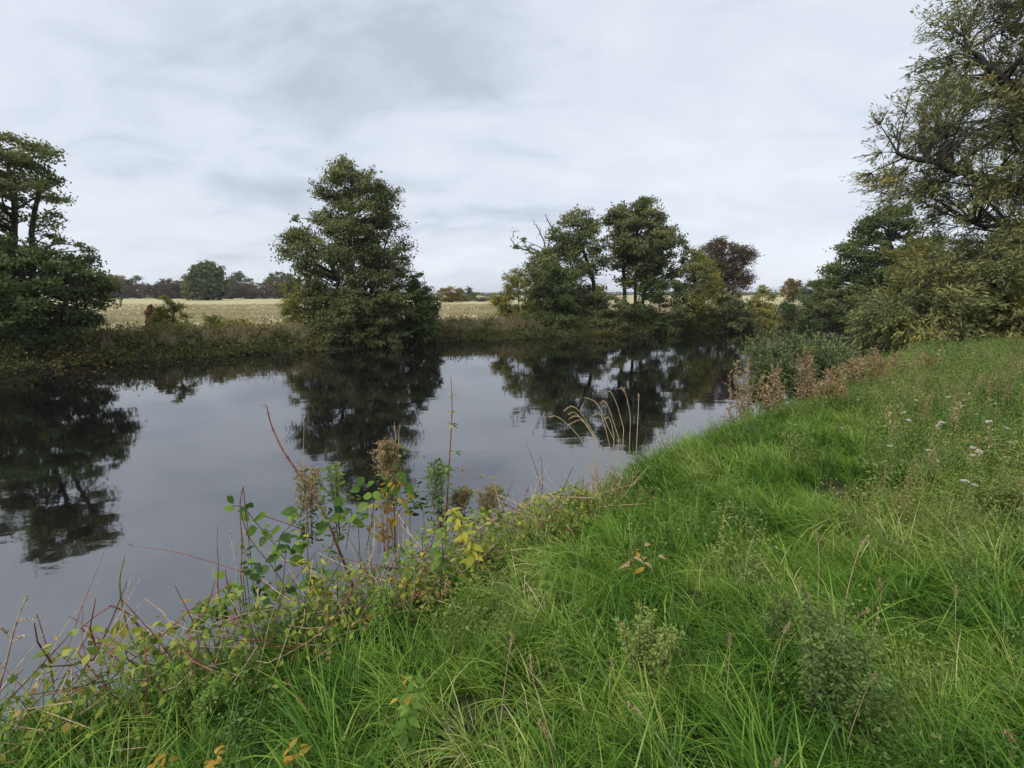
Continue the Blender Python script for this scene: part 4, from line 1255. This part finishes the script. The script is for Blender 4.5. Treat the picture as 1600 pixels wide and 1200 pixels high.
for (x, y, s, ax) in ((352, 900, .06, (-.8, -.2, .3)), (357, 915, .06, (.9, -.2, .1)), (360, 935, .05, (-.9, -.2, -.2)), (372, 960, .05, (.9, -.3, -.1)), (296, 1075, .095, (0, -.3, -1)), (330, 1028, .06, (1, -.2, .1)), (322, 1028, .05, (.8, -.2, .3)), (285, 1005, .05, (-.9, -.2, .2)), (290, 1040, .06, (-.6, -.3, -.6))):
    leaf_child(t, "lime" if y > 1020 else "broad", P(x, y, b[1] - (.12 if x < 345 else 0)), ax, (0, -.6, .7), s)

# -- bundle of dead stalks with yellow leaves
t, b = plant_at("stalk_bundle", "upright bundle of dead tan stalks hung with golden leaves", "dead plant", 612, 862)
for k in range(24):
    dx = R2.normal(0, 13)
    x0 = 612 + dx * .8
    pts = px_path([(x0, 862 + R2.uniform(-6, 6)), (x0 + dx * .1, 830), (610 + dx * 1.05, R2.uniform(780, 812))], b[1] + R2.normal(0, .05), R2.normal(0, .05))
    stem(t, pts, R2.uniform(.0015, .003), .001, "tan_stem" if k % 3 else "red_stem", sides=5)
for k in range(44):
    c = P(608 + R2.normal(0, 14), R2.uniform(750, 838), b[1] - R2.uniform(-.03, .06))
    ax = np.array([R2.normal(0, .6), -.3, -R2.uniform(.2, 1)])
    leaf_child(t, "gold" if R2.uniform() < .75 else "dead", c, ax, (R2.normal(0, .5), -1, .4), R2.uniform(.03, .055))
# -- the big green leaves above it
t, b = plant_at("knotweed_plant", "tan stalk with large ribbed green leaves above the golden leaved bundle", "plant", 618, 858)
stem(t, px_path([(618, 860), (616, 800), (616, 740), (618, 690), (616, 660)], b[1] + .02, .06), .0045, .0018, "tan_stem", 5)
stem(t, px_path([(618, 800), (621, 740), (623, 690), (624, 664)], b[1] + .02, .06), .003, .0012, "tan_stem", 4)
for (x, y, s, ax) in ((616, 722, .05, (.1, -.2, -1)), (612, 738, .085, (-.5, -.3, -.9)), (622, 736, .09, (.5, -.3, -.9)), (618, 752, .09, (0, -.3, -1)), (610, 760, .07, (-.6, -.2, -.8)), (632, 756, .075, (.8, -.3, -.6)), (600, 775, .06, (-.9, -.2, -.4)), (636, 770, .06, (.9, -.2, -.7)), (628, 785, .06, (.6, -.2, -.6)), (630, 800, .05, (.9, -.2, -.2))):
    leaf_child(t, "broad" if y < 770 else "lime", P(x, y, b[1] - .01), ax, (0, -1, .35), s)

# -- sticks and long stems
def long_stem(name, label, cat, pp, Y0, dY, r0, r1, mat, nodes=0, jit=0.0):
    pts = px_path(pp, Y0, dY, 5, jit, R2)
    t = thing(name, pts[0], label, cat)
    stem(t, pts, r0, r1, mat, nodes)
    return t, pts


Yh = hit(645, 842)[1]
long_stem("bare_stick", "straight pale grey stick slanting down into the grass by the golden bundle", "stick", [(646, 843), (633, 820), (618, 798), (612, 790)], Yh, .12, .0065, .004, "pale_stem")
Yh = hit(505, 962)[1]
tt_, pts = long_stem("bramble_cane", "long stem reaching left over the water, red at its base and tan at its tip", "plant stem", [(505, 962), (470, 942), (420, 916), (375, 893), (330, 878), (280, 864), (235, 856), (208, 853)], Yh, .25, .0042, .0016, "red_stem", 7)
for q in range(6):
    e = pts[-1] + np.array([-R2.uniform(.02, .06), R2.normal(0, .02), R2.normal(0, .03)])
    stem(tt_, np.array([pts[-1], (pts[-1] + e) / 2, e]), .001, .0005, "brown_stem", name="twig", sides=4)
Yh = hit(262, 1050)[1]
t, pts = long_stem("broken_stalk", "thick dark brown stem bent sharply over the water at lower left", "plant stem", [(266, 1050), (250, 1028), (234, 1004), (214, 975)], Yh, .08, .011, .006, "brown_stem", 3)
stem(t, px_path([(214, 975), (195, 956), (174, 947), (172, 948)], Yh + .08, 0), .006, .004, "brown_stem")
stem(t, px_path([(173, 947), (150, 962), (127, 981)], Yh + .08, .02), .0035, .003, "red_stem")
stem(t, px_path([(126, 981), (160, 1012), (190, 1040), (206, 1056)], Yh + .08, -.05), .004, .003, "brown_stem")
long_stem("bare_stick", "tan stick with a side spur below the bent brown stem", "stick", [(218, 1072), (195, 1058), (165, 1035), (146, 1012), (138, 997)], hit(218, 1075)[1], .06, .006, .0022, "tan_stem", 3)
long_stem("split_stalk", "short thick split stem with pale inner wood beside the bent brown stem", "plant stem", [(272, 1045), (258, 1015), (242, 995), (230, 983)], Yh - .04, .06, .012, .008, "tan_stem")
long_stem("bramble_cane", "low red stem lying along the bank edge at bottom left", "plant stem", [(290, 1035), (230, 1070), (170, 1090), (100, 1110), (40, 1126), (-10, 1140)], hit(290, 1050)[1], -.1, .0042, .003, "red_stem", 5)
long_stem("bramble_cane", "thin red stem arching through the dead stalks beside the grass", "plant stem", [(500, 975), (450, 985), (410, 995), (360, 1010), (310, 1030)], hit(500, 990)[1], -.1, .003, .002, "red_stem", 5)
long_stem("bent_reed", "pale folded reed sticking up left of the broad leaves", "plant stem", [(372, 925), (368, 880), (360, 835), (362, 832), (368, 860), (370, 872)], hit(372, 930)[1], .0, .004, .0025, "pale_stem")
long_stem("dead_stalk", "long pale stalk crossing behind the broad leaves down to the grass", "plant stem", [(377, 826), (400, 850), (430, 870), (460, 880), (490, 895)], hit(500, 900)[1] + .1, -.1, .003, .003, "tan_stem", 5)

# -- dry seed plant at the far left edge
t, b = plant_at("thistle_plant", "grey dry thistle with fluffy seed heads at the far left edge", "dead plant", 5, 1135)
main = px_path([(2, 1138), (-2, 1085), (10, 1035), (22, 985), (34, 950), (42, 932)], b[1] - .05, .05)
stem(t, main, .004, .0015, "tan_stem", 5)
for k, pp in enumerate(([(24, 980), (30, 970), (45, 968), (66, 963)], [(18, 1005), (10, 990), (2, 982)], [(18, 1003), (30, 998), (42, 993)], [(34, 950), (38, 940), (43, 930)], [(5, 1140), (35, 1110), (58, 1070), (66, 1052)])):
    q = px_path(pp, b[1], .02)
    stem(t, q, .002, .001, "tan_stem")
    seed_cloud(t, q, 90, .014, .009, "white" if k != 1 else "dry", 990 + k, .45, branch=9)

# -- nettles and green sprigs in the grass
def nettle(label, px, py, h, size, seed, name="nettle", key="nettle", whorls=5):
    rr = np.random.default_rng(seed)
    b = hit(px, py + 18); b[2] = hz(b[0], b[1])
    t = thing(name, b, label, "plant", "nettles in the grass")
    top = b + np.array([rr.normal(0, .03), -.02, h])
    pts = smooth_path(np.array([b, (b + top) / 2 + rr.normal(0, .015, 3), top]), 5)
    stem(t, pts, .003, .0015, "green_stem")
    for w in range(whorls):
        f = .35 + .65 * w / (whorls - 1)
        p = b + (top - b) * f
        for k in range(4):
            a = k * 1.571 + (w % 2) * .78 + rr.normal(0, .2)
            ax = np.array([math.cos(a), math.sin(a), -.15 + rr.normal(0, .15)])
            leaf_child(t, key, p + ax * .008, ax, (0, -.1, 1), size * .95 * (1.15 - .55 * f) * rr.uniform(.85, 1.2))
    return t


nettle("light green nettle standing in the grass below the white stick", 690, 905, .40, .075, 1)
nettle("small pale nettle left of the light green nettle", 642, 925, .34, .06, 2)
nettle("fresh green nettle low in the grass at the bottom left of centre", 628, 1165, .34, .05, 3)
nettle("short nettle beside the yellow leaved plant", 672, 890, .36, .06, 4)
nettle("dull nettle tuft in the grass below the pale nettle", 855, 935, .36, .045, 5)


def mugwort(label, px, py, h, spread, n_st, n_lf, size, seed, mat="weed", name="mugwort_bush"):
    rr = np.random.default_rng(seed)
    b = hit(px, py); b[2] = hz(b[0], b[1])
    t = thing(name, b, label, "plant", "leafy weeds in the near grass")
    paths = []
    for k in range(n_st):
        a = rr.uniform(0, 6.283); q = spread * math.sqrt(rr.uniform())
        e = b + np.array([math.cos(a) * q, math.sin(a) * q, h * rr.uniform(.55, 1.05)])
        pts = smooth_path(np.array([b + rr.normal(0, .015, 3) * [1, 1, 0], b * .5 + e * .5 + rr.normal(0, .02, 3), e]), 4)
        stem(t, pts, .0025, .001, "brown_stem", sides=4)
        paths.append(pts)
    small_leaves(t, paths, n_lf * 2, .034, size * .8, mat, seed + 1, aspect=.36, t0=.25)
    return t, paths


t, paths = mugwort("bushy grey green weed with a dry flower top in the lower right grass", 1275, 1150, .52, .20, 22, 110, .026, 71)
seed_cloud(t, paths[0][-3:], 60, .03, .012, "dry", 72, .2)
mugwort("dark leafy weed at the grass edge under the golden leaved bundle", 640, 895, .36, .16, 16, 90, .028, 73, "dark_broad")
mugwort("second dark leafy weed just right of the pale nettle", 700, 878, .34, .14, 12, 70, .028, 74, "dark_broad")
mugwort("yellowish leafy sprig in the grass left of centre", 590, 1010, .34, .07, 7, 60, .022, 75, "nettle")
mugwort("grey green weed in the grass near the bottom centre", 1010, 1085, .40, .13, 12, 80, .024, 76)
mugwort("dull green weed at the bank edge below the arching reed grass", 985, 745, .42, .16, 12, 90, .024, 77, "dark_broad")
mugwort("pale leafy weed at the grass edge right of the brown clump", 800, 815, .38, .18, 14, 90, .026, 78)
mugwort("leafy weed half way up the grass slope, right of centre", 1210, 1030, .30, .10, 9, 60, .022, 79)
mugwort("dusty green weed near the right edge, beside white yarrow heads", 1560, 830, .48, .22, 18, 110, .026, 80)
mugwort("low weed in the grass at the bottom left", 300, 1150, .28, .14, 12, 80, .024, 81, "nettle")
mugwort("dense green weed at lower left below the pink flowers", 255, 1105, .26, .18, 16, 100, .022, 82, "nettle")

# -- brown dead leaves in the grass
for lab, px, py, n, s, key in (("patch of curled red brown dock leaves in the middle of the grass", 1000, 870, 14, .06, "dead"), ("golden five fingered leaf cluster at the bottom edge", 460, 1180, 7, .045, "gold"),
                               ("small orange leaf sprig in the grass left of the bottom centre", 632, 1085, 7, .036, "gold"), ("yellow leaf sprig at the bottom left edge", 335, 1178, 7, .04, "gold"), ("second yellow sprig beside the bottom left one", 258, 1190, 6, .036, "gold"),
                               ("orange brown leaf tuft on the crest of the bank right of the reed grass", 1045, 690, 9, .06, "dead")):
    b = hit(px, py, .22)
    t = thing("leaf_cluster", b - [0, 0, .2], lab, "leaves")
    stem(t, np.array([b - [0, 0, .22], b - [0.01, 0, .1], b]), .002, .001, "brown_stem")
    for k in range(n):
        a = R2.uniform(0, 6.283)
        ax = np.array([math.cos(a), math.sin(a), R2.uniform(-.4, .5)])
        leaf_child(t, key if R2.uniform() < .8 else "gold", b + R2.normal(0, .02, 3) * (n / 8), ax, (R2.normal(0, .4), -.3, 1), s * .75 * R2.uniform(.7, 1.2))

# -- clump of arching reed grass at the bank edge
b = hit(950, 700)
while near_d(b[0], b[1]) < .2:
    b = b + np.array([.0, -.05, 0])
b[2] = hz(b[0], b[1])
t = thing("reed_clump", b, "clump of dry arching reed grass with drooping plumes over the water", "grass clump")
Z2 = lambda p: (820 + p[0] / 6.667, 580 + p[1] / 6.667)
for k, zp in enumerate(([(650, 820), (570, 690), (440, 550), (330, 470), (250, 480)], [(760, 760), (690, 640), (600, 510), (520, 430), (450, 450)], [(760, 740), (690, 600), (580, 430), (490, 365), (410, 410)], [(770, 760), (700, 640), (600, 520), (540, 515), (425, 580)],
                        [(760, 750), (680, 610), (590, 490), (520, 470), (465, 495)], [(930, 720), (870, 590), (790, 400), (720, 310), (620, 275)], [(980, 700), (940, 580), (880, 400), (830, 315), (785, 335)], [(1100, 560), (1095, 440), (1060, 270), (1015, 178), (985, 182)],
                        [(1030, 600), (1000, 490), (960, 350), (890, 210), (830, 240)], [(1175, 560), (1182, 420), (1186, 300), (1186, 235)], [(880, 760), (830, 560), (780, 440), (690, 470)], [(930, 680), (900, 540), (870, 480), (800, 520)])):
    pts = px_path([Z2(p) for p in zp], b[1] + R2.uniform(-.1, .25), .1)
    o = stem(t, pts, .0036, .0018, "straw_stem", sides=5, root=True)
    rr = np.random.default_rng(k); m = 90
    seg_ = pts[int(len(pts) * .62):]
    i = rr.integers(0, len(seg_) - 1, m); C = seg_[i] + (seg_[i + 1] - seg_[i]) * rr.uniform(0, 1, (m, 1)) + rr.normal(0, .004, (m, 3))
    mb = MB(); leaf_quads(mb, C, rr.normal(0, 1, (m, 3)), seg_[i + 1] - seg_[i] + rr.normal(0, .01, (m, 3)), .024, .006, np.clip(rr.normal(.85, .15, m), 0, 1))
    tag(mb.obj("seed_plume", M["dry"], o, b), kind="stuff")
mb = MB()
for k in range(9):
    q = MB(); blades(q, 34, .12, (.35, .7), (.004, .009), .25, .8, 880 + k, .3, straw=1.0)
    px, py = (990 + R2.uniform(-18, 14), 690) if k < 4 else (945 + R2.uniform(-20, 40), 715 + R2.uniform(-8, 12))
    c = hit(px, py)
    while near_d(c[0], c[1]) < .25:
        c = c + np.array([.02, -.05, 0])
    c[2] = hz(c[0], c[1])
    mb.add(q.V[0] * 1.15 + c, q.F[0], np.clip(q.T[0] - .42, 0, .75))
tag(mb.obj("straw_blades", M["straw"], t, b), kind="stuff")

# -- rusty dead willowherb clumps in front of the osier
for k, (lab, px, yt, yb, w, Y) in enumerate((("rusty brown dead willowherb clump nearest the water, beside the osier", 1160, 560, 640, 42, 7.0), ("rusty brown clump just right of the one nearest the water", 1208, 565, 632, 36, 7.2),
                                             ("tall narrow rusty willowherb in front of the osier's middle", 1262, 546, 622, 24, 7.6), ("short yellow brown clump right of the tall narrow one", 1310, 565, 612, 36, 7.8),
                                             ("broad rusty golden clump in front of the low willow", 1376, 540, 600, 52, 8.2), ("thin rusty stalks between the short and the broad rusty clumps", 1342, 552, 606, 18, 8.0),
                                             ("golden brown clump at the edge of the weeds under the willow", 1452, 545, 598, 40, 8.2), ("low pinkish dry clump at the foot of the tall narrow willowherb", 1290, 592, 628, 50, 7.2))):
    bx = P(px, yb, Y); bx[2] = hz(bx[0], Y)
    t = thing("dead_willowherb", bx, lab, "dead plant", "rusty willowherb clumps on the near bank")
    top = P(px, yt, Y)
    wm_ = w / FPX * Y
    for q in range(11):
        dx, dy = R2.normal(0, .26) * wm_, R2.normal(0, .22) * wm_
        e = np.array([top[0] + dx * 1.2, Y + dy * 1.2, bx[2] + (top[2] - bx[2]) * R2.uniform(.6, 1.05) * (1 - .3 * abs(dx) / wm_)])
        s0 = np.array([bx[0] + dx * .6, Y + dy * .6, 0]); s0[2] = hz(s0[0], s0[1])
        pts = smooth_path(np.array([s0, s0 * .5 + e * .5 + R2.normal(0, .03, 3), e]), 4)
        stem(t, pts, .004, .0015, "tan_stem", sides=4)
        seed_cloud(t, pts, 260, .15, .026, "dry", 1200 + 20 * k + q, .2, branch=14)
    small_leaves(t, [pts, pts - [.1, 0, 0], pts + [.1, .05, 0]], 60, .09, .05, "yellow_green", 1500 + k)

# -- yarrow on the right of the bank
def yarrow():
    t = thing("yarrow", (0, 0, 0), "off white yarrow head among the weeds on the right of the bank", "flower", "yarrow heads among the weeds")
    stem(t, np.array([(0, 0, 0), (.01, 0, .2), (.012, .01, .44)]), .0022, .0015, "green_stem", sides=5)
    mb = MB()
    for k in range(26):
        a = k * 2.4; q = .034 * math.sqrt((k + .5) / 26)
        c = np.array([.012 + math.cos(a) * q, .01 + math.sin(a) * q, .475 - q * q * 6])
        tube(mb, np.array([(.012, .01, .44), c * .5 + np.array([.012, .01, .445]) * .5, c]), .0006, 3, .1)
        C = c + R2.normal(0, .003, (7, 3))
        leaf_quads(mb, C, R2.normal(0, .4, (7, 3)) + [0, 0, 1], R2.normal(0, 1, (7, 3)), .009, .008, R2.uniform(.2, 1, 7))
    tag(mb.obj("flower_head", M["white"], t, (0, 0, 0)), kind="stuff")
    small_leaves(t, [np.array([(0, 0, 0), (.01, 0, .2), (.012, .01, .42)])], 26, .03, .03, "weed", 4, aspect=.25)
    return t


def copy_thing(src):
    c = src.copy(); COL.objects.link(c)
    for ch in src.children:
        d = ch.copy(); COL.objects.link(d); d.parent = c
        for g2 in ch.children:
            e = g2.copy(); COL.objects.link(e); e.parent = d
    return c


proto = yarrow()
spots = [(1565, 585), (1527, 635), (1522, 648), (1506, 660), (1567, 658), (1545, 662), (1505, 684), (1560, 690), (1518, 700), (1540, 712), (1456, 707), (1429, 704), (1508, 756), (1526, 757), (1595, 682), (1400, 700), (1345, 625), (1425, 625), (1490, 622),
         (1300, 666), (1455, 640), (1415, 655), (1575, 630), (1500, 590), (1540, 605), (1470, 660), (1590, 720)]
for k, (px, py) in enumerate(spots):
    o = proto if k == 0 else copy_thing(proto)
    q = hit(px, py, .40)
    sc_ = R2.uniform(.42, .78)
    o.location = (q[0], q[1], hz(q[0], q[1]) + .40 - .46 * sc_)
    o.scale = (sc_, sc_, sc_)
    o.rotation_euler = (R2.normal(.1, .25), R2.normal(0, .25), R2.uniform(0, 6.28))


# -- grass stems gone to seed
def seeding():
    t = thing("grass_stalk", (0, 0, 0), "thin grass stem with a brown seed head rising from the near grass", "grass stem", "seeding grass stems")
    pts = smooth_path(np.array([(0, 0, 0), (.02, 0, .25), (.06, 0, .46), (.10, 0, .55)]), 4)
    stem(t, pts, .0016, .0009, "tan_stem", sides=4)
    m = 60; i = np.random.default_rng(3).integers(int(len(pts) * .72), len(pts) - 1, m)
    C = pts[i] + (pts[i + 1] - pts[i]) * R2.uniform(0, 1, (m, 1)) + R2.normal(0, .0035, (m, 3))
    mb = MB(); leaf_quads(mb, C, R2.normal(0, 1, (m, 3)), pts[i + 1] - pts[i] + R2.normal(0, .01, (m, 3)), .013, .0045, R2.uniform(.3, 1, m))
    tag(mb.obj("seed_head", M["dry"], t, (0, 0, 0)), kind="stuff")
    return t


proto = seeding()
spots = [(1140, 1010), (1212, 985), (1253, 885), (1300, 905), (1330, 872), (1360, 918), (1130, 1108), (1120, 1090), (960, 1000), (1338, 1025), (1290, 860), (905, 1070), (775, 1015), (880, 1150), (1590, 1030), (1520, 900)]
for k, (px, py) in enumerate(spots):
    o = proto if k == 0 else copy_thing(proto)
    q = hit(px, py, .42)
    sc_ = R2.uniform(.7, .95)
    o.location = (q[0], q[1], hz(q[0], q[1]) - .02)
    o.scale = (sc_,) * 3
    o.rotation_euler = (R2.normal(0, .25), R2.normal(0, .25), R2.uniform(0, 6.28))

# ------------------------------------------------------------------ litter on the bank edge
def bank_points(n, seed, x0=-3.2, x1=1.2, lo=-.05, hi=.85):
    rr = np.random.default_rng(seed)
    x = rr.uniform(x0, x1, n * 14); y = rr.uniform(.8, 5.6, n * 14)
    d = near_d(x, y)
    k = (d > lo) & (d < hi)
    return x[k][:n], y[k][:n], d[k][:n], rr


def heap(x, y):
    """how high the dead growth is heaped above the bank's face"""
    d = near_d(x, y)
    return .6 * sstep((d + .15) / .35) * sstep((1.3 - d) / .6) * (.7 + .45 * fbm(x, y, .8, 61, 2)) * sstep((1.0 - x) / .8)


x, y, d, rr = bank_points(1900, 1701, hi=1.1)
for nm, lab, mt, sl in (("dead_stalks", "tangle of fallen tan stalks along the edge of the near bank", "tan_stem", slice(0, 1150)), ("fallen_stems", "tangle of fallen red and brown stems along the edge of the near bank", "red_stem", slice(1150, 1480)), ("brown_twigs", "dark twigs lying among the stalks on the near bank edge", "brown_stem", slice(1480, 1900))):
    mb = MB()
    hh = heap(x[sl], y[sl])
    for a, c, h in zip(x[sl], y[sl], hh):
        p0 = np.array([a, c, max(hz(a, c), .01) + rr.uniform(0, .8) * h])
        az = rr.uniform(0, 6.283); el = abs(rr.normal(.45, .4)); ln = rr.uniform(.12, .45)
        e = p0 + ln * np.array([math.cos(az) * math.cos(el), math.sin(az) * math.cos(el), math.sin(el)])
        e[2] = max(e[2], max(hz(e[0], e[1]), .005) + .01)
        tube(mb, np.array([p0, (p0 + e) / 2 + rr.normal(0, .012, 3), e]), np.array([1.2, 1, .6]) * rr.uniform(.0013, .0034), 4)
    tag(mb.obj(nm, M[mt], smooth=True), lab, "stalks", None, "stuff")
x, y, d, rr = bank_points(15000, 1702, lo=-.15, hi=1.15)
n = len(x)
mb = MB()
C = np.stack([x, y, np.maximum(height(x, y), .01) + heap(x, y) * rr.uniform(0, 1, n) ** .8 + .01], -1)
leaf_quads(mb, C, unit(rr.normal(0, .5, (n, 3)) + [0, -.3, .9]), rr.normal(0, 1, (n, 3)), rr.uniform(.02, .055, n), rr.uniform(.012, .034, n), rr.uniform(0, 1, n))
tag(mb.obj("bank_edge_leaves", M["litter"]), "small bramble leaves and litter along the edge of the near bank", "leaves", None, "stuff")

# ------------------------------------------------------------------ the damp air over the meadow
hb = MB()
x0, x1, y0, y1, z0, z1 = -3600, 3600, -70, 4100, -1.6, 24
hb.add([(x0, y0, z0), (x1, y0, z0), (x1, y1, z0), (x0, y1, z0), (x0, y0, z1), (x1, y0, z1), (x1, y1, z1), (x0, y1, z1)],
       [(0, 3, 2, 1), (4, 5, 6, 7), (0, 1, 5, 4), (1, 2, 6, 5), (2, 3, 7, 6), (3, 0, 4, 7)])
hm_, nt = new_mat("damp_air")
vol = N(nt, "ShaderNodeVolumePrincipled")
vol.inputs["Color"].default_value = (0.93, 0.96, 1.0, 1)
vol.inputs["Density"].default_value = 0.0003
nt.links.new(vol.outputs[0], N(nt, "ShaderNodeOutputMaterial").inputs["Volume"])
tag(hb.obj("haze", hm_), "thin grey haze in the distance over the meadow", None, None, "stuff")
